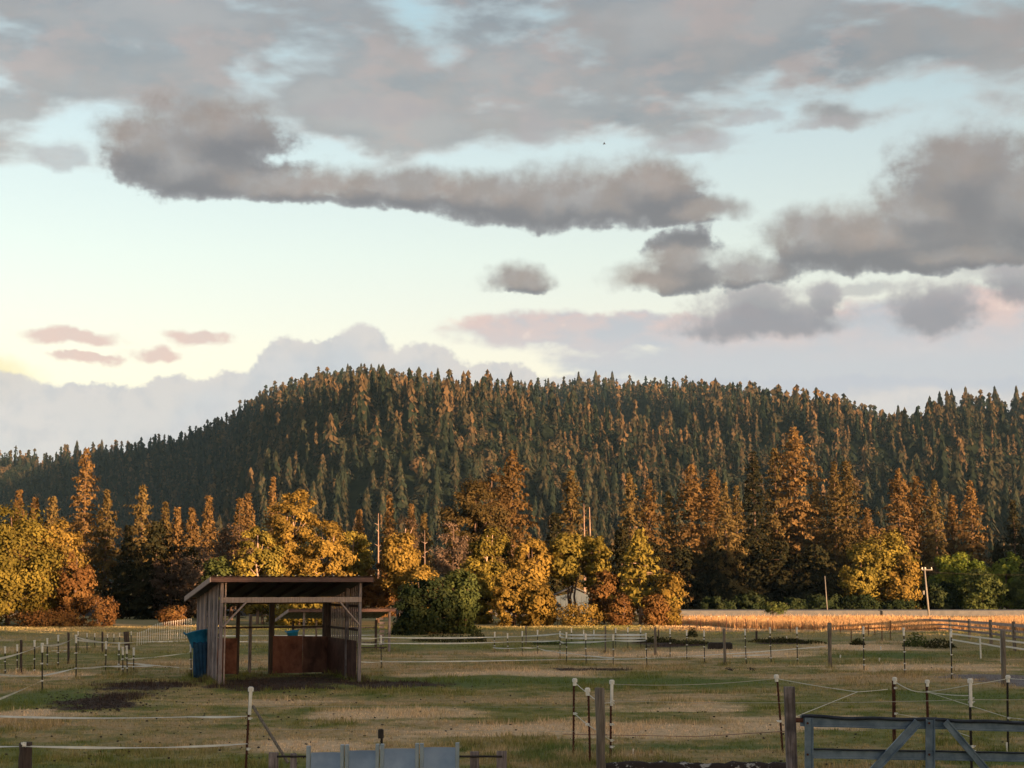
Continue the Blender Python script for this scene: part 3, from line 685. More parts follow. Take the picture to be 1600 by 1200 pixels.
conifer(607, 768, 22, 175, 'conifer_red', 'orange conifer right of the leaning snag above the golden trees')
conifer(560, 792, 20, 178, 'conifer_red', 'small brown conifer tip behind the yellow-green tree at the roof end')
conifer(642, 785, 20, 176, 'conifer_red', 'orange conifer tip behind the pinkish bare-twigged tree')
conifer(662, 800, 20, 168, 'conifer', 'short conifer at the right of the pinkish tree top')
# dark green bushes left of centre
broad(668, 895, 52, 96, 'darkgreen', 'dark green bush left of its taller neighbour in mid field', leaves=9500, lumps=60, base=.0, leaf=.12, cat='bush', name='bush', stems=3, r0=.08, skirt=.9)
broad(718, 886, 38, 97, 'green', 'taller dull green bush leaning right in mid field', leaves=8500, lumps=60, base=.0, leaf=.12, cat='bush', name='bush', stems=3, r0=.08, skirt=.8)
broad(640, 925, 30, 95, 'darkgreen', 'low dark bush beside the small shelter\'s right post', leaves=4500, lumps=40, base=.0, leaf=.11, cat='bush', name='bush', stems=3, r0=.06, skirt=.9)
# centre
broad(742, 735, 58, 152, 'conifer', 'broad dark pine mass, left of two in the centre wood', shape='round', leaves=20000, lumps=70, leaf=.17, base=.1, cat='pine', name='pine_tree', r0=.3, skirt=.6)
broad(768, 712, 46, 156, 'conifer_red', 'tall round-topped pine in the centre wood', shape='round', leaves=15000, lumps=60, leaf=.17, base=.1, cat='pine', name='pine_tree', r0=.3, skirt=.6)
conifer(800, 698, 40, 160, 'conifer_red', 'pointed conifer right of the round-topped pines', ragged=.35, taper=.65)
broad(708, 800, 38, 140, 'mauve', 'dim mauve-brown tree at the left foot of the pines', leaves=6000, leaf=.13, base=.05, skirt=.8, open_=.3)
broad(768, 812, 44, 122, 'yellow', 'tall yellow-green tree in front of the round-topped pines', 'pale_bark', leaves=10500, lumps=66, stems=2, r0=.11, skirt=.75, base=.06)
broad(742, 868, 34, 119, 'yellow', 'yellow-green tree rising over the dull green bush', leaves=6000, skirt=.85, base=.0)
broad(800, 882, 34, 115, 'gold', 'low golden tree with reddish stems in front of the centre row', leaves=6000, skirt=.85, base=.0, stems=2, r0=.07)
broad(832, 832, 42, 121, 'gold', 'round golden tree left of the pale shed', 'bark', 'spread', .25, 50, 8500, stems=2, r0=.11, skirt=.45)
broad(886, 826, 42, 121, 'yellow', 'flat-topped yellow-green tree above the pale shed', 'bark', 'spread', .40, 50, 8500, stems=3, r0=.10, skirt=.0)
broad(928, 832, 36, 122, 'yellow', 'yellow-green tree right above the pale shed', 'bark', 'spread', .35, 44, 7000, stems=2, r0=.10, skirt=.0)
broad(842, 905, 30, 114, 'gold', 'small golden tree hiding the left end of the pale shed', leaves=4500, skirt=.9, base=.0, r0=.07)
broad(944, 885, 26, 117, 'rusty', 'rust-brown small tree right of the pale shed', leaves=4000, skirt=.8, base=.1, r0=.07)
broad(905, 944, 46, 113, 'gold', 'low golden brush at the foot of the pale shed', leaves=2600, lumps=30, skirt=.95, base=.0, r0=.04, cat='bush', name='bush', leaf=.1)
conifer(1000, 826, 42, 116, 'yellow', 'yellow-green layered tree with an orange trunk at the edge of the meadow', base=.22, ragged=.5, taper=.75, bark='pale_bark', droop=.0, name='broadleaf_tree')['category'] = 'tree'
conifer(972, 822, 24, 124, 'conifer_dark', 'dark narrow tree behind the yellow-green layered one', taper=.55)
broad(1046, 893, 26, 114, 'gold', 'orange bush-like tree with feathery top at the meadow\'s left end', leaves=5200, lumps=40, base=.0, skirt=.9, r0=.06)
broad(1022, 925, 26, 112, 'rusty', 'rust-red bush between the layered tree and the feathery one', leaves=3200, lumps=30, base=.0, skirt=.9, leaf=.11, cat='bush', name='bush', r0=.05, stems=2)
broad(968, 930, 26, 113, 'rusty', 'brown bush left of the orange trunk', leaves=3200, lumps=30, base=.0, skirt=.9, leaf=.11, cat='bush', name='bush', r0=.05, stems=2)
conifer(893, 732, 38, 165, 'conifer', 'conifer behind the double dead trunk, above the yellow-green trees', ragged=.35, taper=.7)
conifer(868, 800, 26, 150, 'conifer_dark', 'dark conifer left of the double dead trunk', taper=.6)
# right wood
conifer(985, 738, 34, 180, 'conifer', 'ragged conifer at the left end of the tall right wood', ragged=.45)
conifer(1016, 744, 36, 182, 'conifer_red', 'dark conifer with orange-lit right side, second of the right wood', ragged=.45)
conifer(1046, 765, 34, 192, 'conifer', 'shorter conifer left of the bright twin-topped one', ragged=.4)
conifer(1083, 722, 40, 190, 'conifer_red', 'bright orange-brown conifer left of the twin-topped gap', ragged=.3, taper=.65)
conifer(1112, 728, 36, 192, 'conifer_red', 'orange-brown conifer with a bent leader', ragged=.4, taper=.65, lean=.02)
conifer(1135, 752, 32, 186, 'conifer', 'conifer right of the bent-leader one', ragged=.35)
conifer(1153, 756, 26, 192, 'conifer', 'small pointed conifer left of the dark tall one', ragged=.3)
conifer(1181, 700, 32, 196, 'conifer_dark', 'tall narrow dark conifer left of the tallest tree', ragged=.4, taper=.7)
conifer(1215, 696, 36, 200, 'conifer', 'conifer close at the left of the tallest tree', ragged=.4, taper=.7)
conifer(1246, 664, 48, 200, 'conifer_red', 'tallest tree of the right wood, an orange-brown conifer', ragged=.4, taper=.62)
conifer(1278, 742, 32, 206, 'conifer', 'lower conifer at the right foot of the tallest tree', ragged=.35)
conifer(1308, 718, 34, 196, 'conifer', 'left one of the joined conifer pair right of the tallest tree', ragged=.3, taper=.7)
conifer(1327, 716, 44, 198, 'conifer', 'right one of the joined conifer pair', ragged=.3, taper=.72)
conifer(1358, 790, 34, 190, 'conifer_red', 'reddish conifer behind the yellow tree\'s top left', ragged=.35)
conifer(1408, 730, 36, 196, 'conifer_red', 'ragged red-brown conifer above the yellow roadside tree', ragged=.55, taper=.6)
conifer(1436, 742, 32, 200, 'conifer_red', 'red-brown conifer second right above the yellow roadside tree', ragged=.5, taper=.6)
conifer(1465, 746, 28, 194, 'conifer', 'olive-orange conifer in the middle of the far right group', ragged=.35)
conifer(1492, 768, 27, 202, 'conifer_red', 'short orange conifer left of the pointed far right one', ragged=.35)
conifer(1522, 747, 34, 196, 'conifer_red', 'pointed orange conifer, last bright one of the right wood', ragged=.3)
conifer(1588, 780, 30, 194, 'conifer_dark', 'dark conifer at the right edge of the photo', ragged=.3)
conifer(1560, 845, 30, 200, 'conifer_dark', 'low dark conifer left of the one on the right edge', ragged=.3)
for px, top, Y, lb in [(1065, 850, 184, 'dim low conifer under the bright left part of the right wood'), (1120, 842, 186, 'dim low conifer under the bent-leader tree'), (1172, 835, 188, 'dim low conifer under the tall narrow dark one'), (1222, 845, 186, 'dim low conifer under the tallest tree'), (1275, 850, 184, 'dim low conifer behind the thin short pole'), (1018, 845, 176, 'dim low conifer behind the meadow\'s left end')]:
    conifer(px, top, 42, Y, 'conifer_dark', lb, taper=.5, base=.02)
broad(1378, 824, 62, 166, 'yellow', 'broad yellow-green roadside tree with a lit red trunk, right of the dark wood', 'pale_bark', 'round', .08, 80, 15000, leaf=.19, stems=2, r0=.22, skirt=.75)
broad(1345, 850, 34, 164, 'yellow', 'yellow-green tree at the left shoulder of the broad roadside tree', leaves=6000, leaf=.18, skirt=.8, base=.02)
broad(1412, 862, 32, 163, 'gold', 'golden tree at the right shoulder of the broad roadside tree', leaves=6000, leaf=.18, skirt=.8, base=.02)
broad(1478, 864, 38, 170, 'lime', 'green tree just right of the utility pole', leaves=6500, leaf=.19, skirt=.85, base=.0)
broad(1512, 856, 38, 172, 'lime', 'green tree with a yellow-lit top behind the dark bushes', leaves=7000, leaf=.19, skirt=.85, base=.0)
broad(1572, 858, 38, 173, 'lime', 'yellow-topped tree near the right edge of the photo', leaves=6500, leaf=.19, skirt=.85, base=.0)
broad(1535, 886, 40, 163, 'green', 'big dark bush in front of the yellow-topped trees at right', leaves=7500, leaf=.18, skirt=.9, base=.0, cat='bush', name='bush', r0=.08)
broad(1605, 886, 36, 163, 'green', 'dark bush cut by the right edge of the photo', leaves=6500, leaf=.18, skirt=.9, base=.0, cat='bush', name='bush', r0=.08)
broad(1468, 905, 36, 166, 'darkgreen', 'dark brownish bush behind the wooden rail fence', leaves=5200, leaf=.17, skirt=.95, base=.0, cat='bush', name='bush', r0=.07)
broad(1170, 922, 28, 164, 'darkgreen', 'small round dark bush across the road', leaves=3400, lumps=34, leaf=.16, skirt=.9, base=.0, cat='bush', name='bush', r0=.06)
broad(1212, 938, 20, 134, 'green', 'spindly shrub on the near side of the road', leaves=1300, lumps=20, leaf=.09, skirt=.4, base=.25, cat='bush', name='bush', r0=.03, stems=3)
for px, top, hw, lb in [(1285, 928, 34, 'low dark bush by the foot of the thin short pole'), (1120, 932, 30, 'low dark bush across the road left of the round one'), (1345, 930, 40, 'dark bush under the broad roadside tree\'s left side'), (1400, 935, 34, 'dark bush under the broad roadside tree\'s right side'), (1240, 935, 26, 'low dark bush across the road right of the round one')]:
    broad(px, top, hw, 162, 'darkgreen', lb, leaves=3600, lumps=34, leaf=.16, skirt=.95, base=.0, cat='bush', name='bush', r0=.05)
# weeds in the pasture
for px, py, w, h, lb, k in [(1432, 1010, 22, 22, 'leafy green weed clump in front of the wooden rail fence', 'green'), (1468, 1012, 26, 14, 'low weed patch right of the leafy clump by the rail fence', 'weed'), (1340, 1008, 12, 10, 'small dark weed clump right of the tall wooden post', 'weed'), (1025, 1004, 40, 9, 'dark weed patch left of the dark trough', 'weed'), (1080, 1006, 34, 6, 'lower end of the dark weed patch by the trough', 'weed'), (1082, 996, 9, 16, 'wispy stem clump growing out of the dark weed patch', 'weed'), (1215, 1004, 46, 8, 'dark weed patch between the white-topped stakes', 'weed'), (852, 1008, 34, 5, 'flat green weed patch left of the white rail corner', 'green'), (1270, 1006, 22, 5, 'thin weed patch right end beside the stakes', 'weed'), (700, 1003, 60, 12, 'rank grass at the foot of the dark green bushes', 'weed'), (745, 1000, 14, 16, 'brown stalks right of the dark green bushes', 'weed')]:
    p = G(px, py); k_ = p.y / 2400; rx, hz = w * k_, h * k_; n = int(160 + rx * 420)
    a = rt.random(n) * 6.28; q = np.sqrt(rt.random(n)); c = np.stack([np.cos(a) * q * rx, np.sin(a) * q * rx * .5, (rt.random(n) ** 1.2) * hz * (1.05 - q ** 2) + .02], 1)
    nn = unit(np.stack([rt.normal(size=n), rt.normal(size=n), rt.normal(size=n) * .4], 1))
    me = npmesh('weed_clump', cards(c, nn, .055 * rt.uniform(.6, 1.6, n) * (1 + hz * .5), .35, rt), np.arange(4 * n).reshape(-1, 4), rt.random(n))
    tag(link('weed_clump', me, M[k], loc=(p.x, p.y, 0)), lb, 'weeds')

# the tree line running on past both edges of the photo
def wood_beyond():
    wood('treeline_beyond_left', [(-44 - i * 4.2 + rh.uniform(-1, 1), 116 + (i % 3) * 9 + rh.uniform(-2, 2)) for i in range(16)], 11, 'tree line running on beyond the left edge')
    wood('treeline_beyond_right', [(74 + i * 4 + rh.uniform(-1, 1), 186 + (i % 3) * 8 + rh.uniform(-2, 2)) for i in range(16)], 10, 'tree line running on beyond the right edge')
# unseen woods added behind the camera and off right to block the low sun
def wood(name, pts, h, label, hs=lambda x, y: 1.0):
    lib = [spray_tree(1, .36, 150, rh, 'broad') for _ in range(2)] + [spray_tree(1, .28, 150, rh)]
    pv, pf, pt = [], [], []; off = 0
    for x, y in pts:
        hh_ = h * rh.uniform(.86, 1.1) * hs(x, y); v, f, tn = lib[int(rh.integers(3))]; a = rh.random() * 6.28; ca, sa = math.cos(a), math.sin(a)
        R_ = np.array([[ca, -sa, 0], [sa, ca, 0], [0, 0, 1]]).T * hh_
        pv.append(v @ R_ + (x, y, -.2)); pf.append(f + off); off += len(v); pt.append(tn)
    tag(link(name, npmesh(name, np.concatenate(pv), np.concatenate(pf), np.concatenate(pt)), M['hill_leaf']), label, 'woods', kind='stuff')
wood('shade_woods_behind', [(x + rh.uniform(-1, 1), y + rh.uniform(-1.5, 1.5)) for y, o in ((-60, 0), (-64, 2), (-68, 1), (-72, 3)) for x in np.arange(10 + o, 205, 3.6)], 14.0, 'unseen wood added behind the viewpoint to shade the pasture', lambda x, y: 1.07 if x < 150 else .97)
wood('shade_woods_beside', [(.766 * q + .643 * s + rh.uniform(-1, 1), .643 * q - .766 * s + rh.uniform(-1, 1)) for s, o in ((-50, 0), (-45, 2), (-40, 1)) for q in np.arange(145 + o, 222, 3.6)], 13.4, 'unseen wood added off to the right to shade the foot of the tall conifers', lambda x, y: .7 if 145 < .766 * x + .643 * y < 153 else 1.0)
wood_beyond()
# ------------------------------------------------------------------ field shelter (large)
def dirv(a): return Vector((math.cos(a), math.sin(a), 0))
A = G(343, 1068); B = G(561, 1063); yaw = math.atan2(B.y - A.y, B.x - A.x); WD = (B - A).length; DP = 4.3
HF, HB = 3.17, 2.62
sh = empty('field_shelter', A, 'large open-fronted weathered board shelter in the pasture', 'shelter', rz=yaw)
def zr(y): return HF + (HB - HF) * y / DP      # underside of the roof in the shelter's own frame
def post(x, y, s=.12, top=None, mat='grey_wood', name='post', par=None, wy=None):
    h = zr(y) if top is None else top
    return MB().box(x, y, h / 2 - .1, s, wy or s, h + .2).obj(name, M[mat], par or sh, bevel=.006)
post(0, 0, .11); post(WD, 0, .10); post(.13, .02, .05, mat='pale_wood', top=HF)
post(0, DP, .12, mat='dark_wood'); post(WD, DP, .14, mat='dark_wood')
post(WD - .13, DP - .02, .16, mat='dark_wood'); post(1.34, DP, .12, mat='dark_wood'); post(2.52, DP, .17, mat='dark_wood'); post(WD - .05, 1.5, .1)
MB().box(WD / 2, -.055, 2.62, WD + .06, .05, .17).obj('beam', M['pale_wood'], sh, bevel=.006)
for x0, x1 in ((.04, .78), (WD - .03, WD - .72)):
    MB().bar((x0, -.10, 1.78), (x1, -.10, 2.56), .045, .13, up=(0, 1, 0)).obj('brace', M['pale_wood'], sh, bevel=.004)
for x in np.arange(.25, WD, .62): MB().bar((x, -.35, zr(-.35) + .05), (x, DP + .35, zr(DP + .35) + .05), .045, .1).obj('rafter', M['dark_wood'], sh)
# roof: corrugated sheets, fascia boards
def corrugated(x0, x1, ya, yb, zf, pitch=.19, amp=.018, th=.006):
    nx = max(2, int((x1 - x0) / (pitch / 4))); vs = []
    for i in range(nx + 1):
        x = x0 + (x1 - x0) * i / nx; z = amp * math.sin(2 * math.pi * x / pitch)
        for y in (ya, yb):
            for dz_ in (0, th): vs.append((x, y, zf(y) + z + dz_))
    fs = []
    for i in range(nx):
        a, b = 4 * i, 4 * i + 4
        fs += [(a + 1, b + 1, b + 3, a + 3), (a, a + 2, b + 2, b), (a, b, b + 1, a + 1), (a + 2, a + 3, b + 3, b + 2)]
    return npmesh('roof_sheet', vs, fs)
RX0, RX1, RY0, RY1 = -.42, WD + .32, -.40, DP + .45
n_sheet = 6
for i in range(n_sheet):
    a, b = RX0 + (RX1 - RX0) * i / n_sheet, RX0 + (RX1 - RX0) * (i + 1) / n_sheet + .03
    link('roof_sheet', corrugated(a, b, RY0 - .03, RY1, lambda y, i=i: zr(y) + .15 + .004 * (i % 2)), M['roof_metal'], sh)
MB().box((RX0 + RX1) / 2, RY0, zr(RY0) + .045, RX1 - RX0, .04, .15).obj('fascia', M['fascia'], sh, bevel=.004)
MB().bar((RX0 - .022, RY0 - .02, zr(RY0) + .045), (RX0 - .022, RY1, zr(RY1) + .045), .04, .17).obj('bargeboard', M['pale_wood'], sh, bevel=.004)
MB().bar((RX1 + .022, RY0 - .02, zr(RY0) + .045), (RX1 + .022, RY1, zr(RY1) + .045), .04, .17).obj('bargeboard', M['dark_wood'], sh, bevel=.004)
MB().bar(((RX0 + RX1) / 2, RY0 + .03, zr(RY0) + .107), ((RX0 + RX1) / 2, RY1 - .02, zr(RY1) + .107), RX1 - RX0 - .02, .016).obj('roof_shade_sheet', M['black'], sh)  # black sheet added to paint in the shade under the roof
for x in np.arange(RX0 + .2, RX1, .42): MB().tube([(x, RY0 + .02, zr(RY0) + .165), (x, RY0 + .02, zr(RY0) + .195)], .018, 6).obj('roof_screw', M['white'], sh)
# left wall: upright boards with gaps
y = .09; i = 0
while y < DP - .05:
    w = random.uniform(.13, .18); lo = random.uniform(-.06, .04)
    if 1.9 < y < 2.7 and i % 3 == 1: y += .10
    h = zr(y) - lo - .01
    MB().box(-.075 - random.uniform(0, .012), y + w / 2, lo + h / 2, .022, w, h).obj('wall_board', M['grey_wood'] if i % 4 else M['pale_wood'], sh, bevel=.003)
    y += w + random.uniform(.03, .085); i += 1
for z in (.5, 1.5, 2.35): MB().box(-.03, DP / 2, z, .045, DP - .2, .09).obj('wall_rail', M['dark_wood'], sh)
# right wall: open slats above, sheeted below
y = .14
while y < DP - .1:
    w = random.uniform(.09, .13)
    MB().box(WD + .06, y + w / 2, zr(y) / 2, .022, w, zr(y) - .02).obj('wall_slat', M['grey_wood'], sh, bevel=.003); y += w + random.uniform(.11, .17)
for z in (1.62, 2.4): MB().box(WD + .02, DP / 2, z, .04, DP - .1, .08).obj('wall_rail', M['dark_wood'], sh)
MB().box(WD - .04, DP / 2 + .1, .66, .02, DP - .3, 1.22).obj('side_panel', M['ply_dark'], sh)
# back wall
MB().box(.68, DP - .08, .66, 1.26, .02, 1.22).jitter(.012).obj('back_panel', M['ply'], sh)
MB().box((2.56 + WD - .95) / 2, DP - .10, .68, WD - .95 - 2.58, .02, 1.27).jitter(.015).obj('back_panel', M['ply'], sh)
MB().box(WD - .5, DP - .10, .67, .88, .02, 1.25).jitter(.012).obj('back_panel', M['ply_dark'], sh)  # sheet at the corner, darkened for soiling and painted-in shade
MB().box(WD / 2, DP + .02, 1.62, WD, .04, .07).obj('back_rail', M['dark_wood'], sh)
MB().box(WD / 2, DP + .02, 2.5, WD, .04, .14).obj('back_rail', M['dark_wood'], sh)
MB().box(1.95, DP + .9, 1.0, .10, .10, 2.1).obj('post', M['grey_wood'], sh)

# blue muck tub hooked on the left wall and blue tarpaulin below it
def tub(name, p, s, tilt, label, rz=0.0):
    mb = MB(); n = 20; prof = [(0, .0), (.23, .0), (.24, .02), (.31, .40), (.34, .41), (.34, .44), (.30, .44), (.22, .05), (0, .04)]; rings = []
    for r, z in prof:
        rings.append([mb.bm.verts.new((r * s * math.cos(2 * math.pi * k / n), r * s * math.sin(2 * math.pi * k / n), z * s)) for k in range(n)] if r else [mb.bm.verts.new((0, 0, z * s))])
    for a, b in zip(rings, rings[1:]):
        for k in range(n):
            q = [a[k % len(a)], a[(k + 1) % len(a)], b[(k + 1) % len(b)], b[k % len(b)]]; u = []
            [u.append(v) for v in q if v not in u]; mb.bm.faces.new(u)
    root = empty(name, p, label, 'tub'); root.rotation_euler = tilt
    mb.obj('tub_body', M['blue_plastic'], root, smooth=True)
    for sg in (-1, 1):
        mb = MB().tube([(sg * .33 * s, -.09 * s, .42 * s), (sg * .38 * s, -.05 * s, .50 * s), (sg * .38 * s, .05 * s, .50 * s), (sg * .33 * s, .09 * s, .42 * s)], .014 * s, 6); mb.obj('handle', M['blue_plastic'], root)
R = sh.matrix_basis.copy(); R = Matrix.Translation(A) @ Matrix.Rotation(yaw, 4, 'Z')
pt = ray(312, 1010, Y=(R @ Vector((-.45, 2.3, 0))).y)
tub('blue_tub', pt, 1.12, (math.radians(-10), math.radians(-11), yaw), 'blue tub hooked high on the left wall of the large shelter')
def tarp(name, p0, w, h, label, rz):
    nx, nz = 14, 16; vs = []
    for j in range(nz + 1):
        for i in range(nx + 1):
            x = (i / nx - .5) * w * (1 - .25 * (1 - j / nz)); vs.append((x, .05 * math.sin(i * 1.9 + .3 * j) * (1.1 - j / nz * .6), j / nz * h + .02 * math.sin(i * 1.3)))
    fs = [(j * (nx + 1) + i, j * (nx + 1) + i + 1, (j + 1) * (nx + 1) + i + 1, (j + 1) * (nx + 1) + i) for j in range(nz) for i in range(nx)]
    o = link(name, npmesh(name, vs, fs, smooth=True), M['blue_cloth'], loc=p0); o.rotation_euler = (0, 0, rz)
    so_ = o.modifiers.new('solid', 'SOLIDIFY'); so_.thickness = .008
    return tag(o, label, 'tarpaulin')
b0 = R @ Vector((-.30, 1.9, 0)); tarp('blue_tarpaulin', (b0.x, b0.y, .08), .62, 1.15, 'blue tarpaulin hanging in folds below the tub on the left wall', yaw + math.radians(18))

# ------------------------------------------------------------------ small shelter behind
A2 = G(474, 1021); B2 = G(608, 1019); yaw2 = math.atan2(B2.y - A2.y, B2.x - A2.x); W2 = (B2 - A2).length; D2 = 2.6; k2 = A2.y / 2400
s2 = empty('small_shelter', A2, 'small lean-to with a rust-red roof edge behind the large shelter', 'shelter', rz=yaw2)
H2 = height_at(600, 957, A2.y)
def z2(y): return H2 - .16 * y
for x, y, s, m_ in ((0, 0, .09, 'grey_wood'), (W2, 0, .10, 'grey_wood'), (0, D2, .1, 'dark_wood'), (W2, D2, .1, 'dark_wood'), (1.1, D2, .08, 'grey_wood'), (W2 * .6, D2, .08, 'dark_wood')):
    post(x, y, s, top=z2(y), mat=m_, par=s2)
for i in range(4):
    a, b = -.75 + (W2 + .95) * i / 4, -.75 + (W2 + .95) * (i + 1) / 4 + .03
    link('roof_sheet', corrugated(a, b, -.35, D2 + .35, lambda y, i=i: z2(y) + .12 + .004 * (i % 2)), M['roof_metal'], s2)
MB().box(W2 / 2 - .28, -.33, z2(-.33) + .03, W2 + .95, .035, .12).obj('fascia', M['fascia'], s2)
MB().bar((-.78, -.33, z2(-.33) + .03), (-.78, D2 + .33, z2(D2) + .0), .04, .14).obj('bargeboard', M['pale_wood'], s2)
for z in (.35, 1.05): MB().box(W2 / 2, D2 + .07, z, W2, .03, .06).obj('back_rail', M['grey_wood'], s2)
MB().box(W2 / 2, .05, .22, W2 - .2, .03, .05).obj('sill_rail', M['dark_wood'], s2)
z = .18
while z < z2(0) - .15:
    MB().box(W2 - .28, .3, z, .24, .05, .11).obj('wall_board', M['grey_wood'], s2); z += .19
pt = ray(458, 999, Y=A2.y + .2); tub('blue_tub', pt, .85, (.15, -.1, 0), 'blue tub hanging at the small shelter, seen through the large one')

# ------------------------------------------------------------------ pale shed behind the yellow trees
Ys = 132; x0, x1 = xat(868, Ys), xat(924, Ys)
sd = empty('shed', ((x0 + x1) / 2, Ys, 0), 'pale grey shed half hidden behind the yellow-green trees', 'shed'); w = x1 - x0; hs_ = height_at(890, 932, Ys)
n = 7
for i in range(n): MB().box(-w / 2 + w * (i + .5) / n, 0, hs_ / 2, w / n - .02, .05, hs_).obj('wall_panel', M['shed'], sd)
MB().box(0, 2.03, hs_ / 2, w, 4, hs_ - .02).obj('wall', M['shed'], sd)
MB().box(0, -.05, hs_ * .52, w, .04, .10).obj('trim', M['shed_roof'], sd)
mb = MB(); 
for sgn in (-1, 1): mb.bar((0, -.3 + .0, hs_ + .75), (sgn * (w / 2 + .25), -.3, hs_ + .02), .01, .06)
bmesh.ops.delete(mb.bm, geom=mb.bm.verts[:], context='VERTS')
vs = [(-w / 2 - .25, -.3, hs_), (0, -.3, hs_ + .8), (w / 2 + .25, -.3, hs_), (-w / 2 - .25, 4.3, hs_), (0, 4.3, hs_ + .8), (w / 2 + .25, 4.3, hs_)]
vs += [(a, b, c + .08) for a, b, c in vs]
fs = [(0, 1, 4, 3), (1, 2, 5, 4), (6, 9, 10, 7), (7, 10, 11, 8), (0, 6, 7, 1), (1, 7, 8, 2), (3, 4, 10, 9), (4, 5, 11, 10), (0, 3, 9, 6), (2, 8, 11, 5)]
link('roof', npmesh('roof', vs, fs), M['shed_roof'], sd)
link('gable', npmesh('gable', [(-w / 2, .0, hs_), (w / 2, .0, hs_), (0, .0, hs_ + .74), (0, .01, hs_ + .3)], [(0, 1, 2, 3)]), M['shed'], sd)

# ------------------------------------------------------------------ posts
def proto_mesh(mb, name, mat, **k):
    me = mb.mesh(name, **k); me.materials.append(M[mat]); return me
def tpost_mesh(mat, s=1.0):
    mb = MB(); mb.box(0, 0, .5, .036 * s, .007 * s, 1); mb.box(0, .017 * s, .5, .007 * s, .032 * s, .998)
    for z in np.arange(.06, 1, .055): mb.box(0, -.006 * s, z, .011 * s, .009 * s, .016)
    return proto_mesh(mb, 'shaft', mat)
shaft_rust, shaft_dark = tpost_mesh('rust'), tpost_mesh('dark_steel')
shaft_far_dark = proto_mesh(MB().box(0, 0, .5, .04, .03, 1), 'shaft', 'dark_steel'); shaft_far_rust = proto_mesh(MB().box(0, 0, .5, .045, .03, 1), 'shaft', 'rust')
stake_white = proto_mesh(MB().tube([(0, 0, 0), (0, 0, 1)], .014, 6), 'shaft', 'white')
cap_ball = proto_mesh(MB().tube([(0, 0, -.045), (0, 0, .004), (0, 0, .005), (0, 0, .045), (0, 0, .06)], [.026, .026, .037, .037, .022], 10), 'cap', 'white')
cap_sleeve = proto_mesh(MB().tube([(0, 0, -.30), (0, 0, -.006), (0, 0, -.005), (0, 0, .04), (0, 0, .055)], [.021, .023, .037, .037, .022], 10), 'cap', 'white')
cap_far = proto_mesh(MB().tube([(0, 0, -.16), (0, 0, .0), (0, 0, .02), (0, 0, .05)], [.028, .028, .036, .03], 7), 'cap', 'white')
cap_black = proto_mesh(MB().tube([(0, 0, -.08), (0, 0, .02), (0, 0, .03)], [.035, .035, .02], 8), 'cap', 'black')
clip_me = proto_mesh(MB().box(0, 0, 0, .062, .03, .03).tube([(-.045, -.02, .01), (.0, -.035, 0), (.045, -.02, -.01)], .008, 5), 'insulator', 'white')
POSTS = []
def tpost(tx, ty, bx, by, shaft, cap, clips, label, group=None, name='fence_stake', Y=None, cat='fence post', cs=1.3, th=1.0):
    b = G(bx, by) if Y is None else ray(bx, by, Y=Y); b.z = 0
    if Y is not None:
        b = Vector((ray(bx, by, Y=Y).x, Y, 0))
    t = ray(tx, ty, Y=b.y); L = (t - b).length; POSTS.append((b.x, b.y))
    root = empty(name, b, label, cat, group)
    q = (t - b).to_track_quat('Z', 'Y'); root.rotation_mode = 'QUATERNION'; root.rotation_quaternion = q
    def part(me, nm, z, sc_):
        o = bpy.data.objects.new(nm, me); COL.objects.link(o); o.parent = root; o.location = (0, 0, z); o.scale = sc_; return o
    part(shaft, 'shaft', -.05, (th, th, L + .02))
    if cap is not None: part(cap, 'cap', L - .03 * cs, (cs, cs, cs))
    for c in clips:
        f = (by - c) / (by - ty); o = part(clip_me, 'insulator', max(.05, f * L), (cs,) * 3); o.rotation_euler = (0, 0, random.uniform(-.6, .6))
    return root
def wpost(tx, ty, bx, by, r, label, mat='post_wood', square=False, Y=None, group=None, name='wooden_post'):
    b = G(bx, by) if Y is None else Vector((ray(bx, by, Y=Y).x, Y, 0)); b.z = 0
    t = ray(tx, ty, Y=b.y); mb = MB(); POSTS.append((b.x, b.y)); POSTS.append((b.x, b.y))
    n = 6; pts = [b.lerp(t, i / n) - b + Vector((random.uniform(-.006, .006), 0, -.08 if i == 0 else 0)) for i in range(n + 1)]
    if square: mb.box(-r * .35, 0, t.z / 2, r * 1.3, r * 1.6, t.z).box(r * .72, .015, t.z / 2 - .01, r * .75, r * 1.4, t.z + .02); sx = (t - b).x; 
    else: mb.tube(pts, [r * random.uniform(.96, 1.04) for _ in pts], 12)
    mb.jitter(.004)
    if square:
        for v in mb.bm.verts: v.co.x += sx * v.co.z / t.z
    o = mb.obj(name, M[mat], loc=b, smooth=not square); return tag(o, label, 'fence post', group)
# foreground
F = tpost
F(392, 1076, 385, 1200, shaft_rust, cap_sleeve, [1119, 1163], 'steel stake with long white sleeve and leaning brace in front of the shelter', Y=26.3)
bp, bq = ray(450, 1192, Y=25.6), ray(395, 1103, Y=26.2)
tag(MB().bar(bp, bq, .035, .035).obj('brace_bar', M['post_wood']), 'slanting brown brace bar leaning against the white-sleeved stake', 'brace')
F(595, 1139, 595, 1200, shaft_dark, cap_black, [1158], 'short stake with a black cap behind the blue-grey metal panel', Y=24.5)
F(898, 1063, 897, 1182, shaft_rust, cap_ball, [1115], 'rusty stake left of the round wooden post, farthest left of the near trio')
F(918, 1078, 921, 1198, shaft_rust, cap_ball, [1132], 'rusty stake close against the left side of the round wooden post')
F(956, 1065, 955, 1190, shaft_rust, cap_sleeve, [1095, 1099, 1132, 1157, 1167], 'stake with long white sleeve and many clips right of the round wooden post')
F(1213, 1057, 1222, 1175, shaft_rust, cap_ball, [1127], 'leaning rusty stake left of the square grey post by the gate')
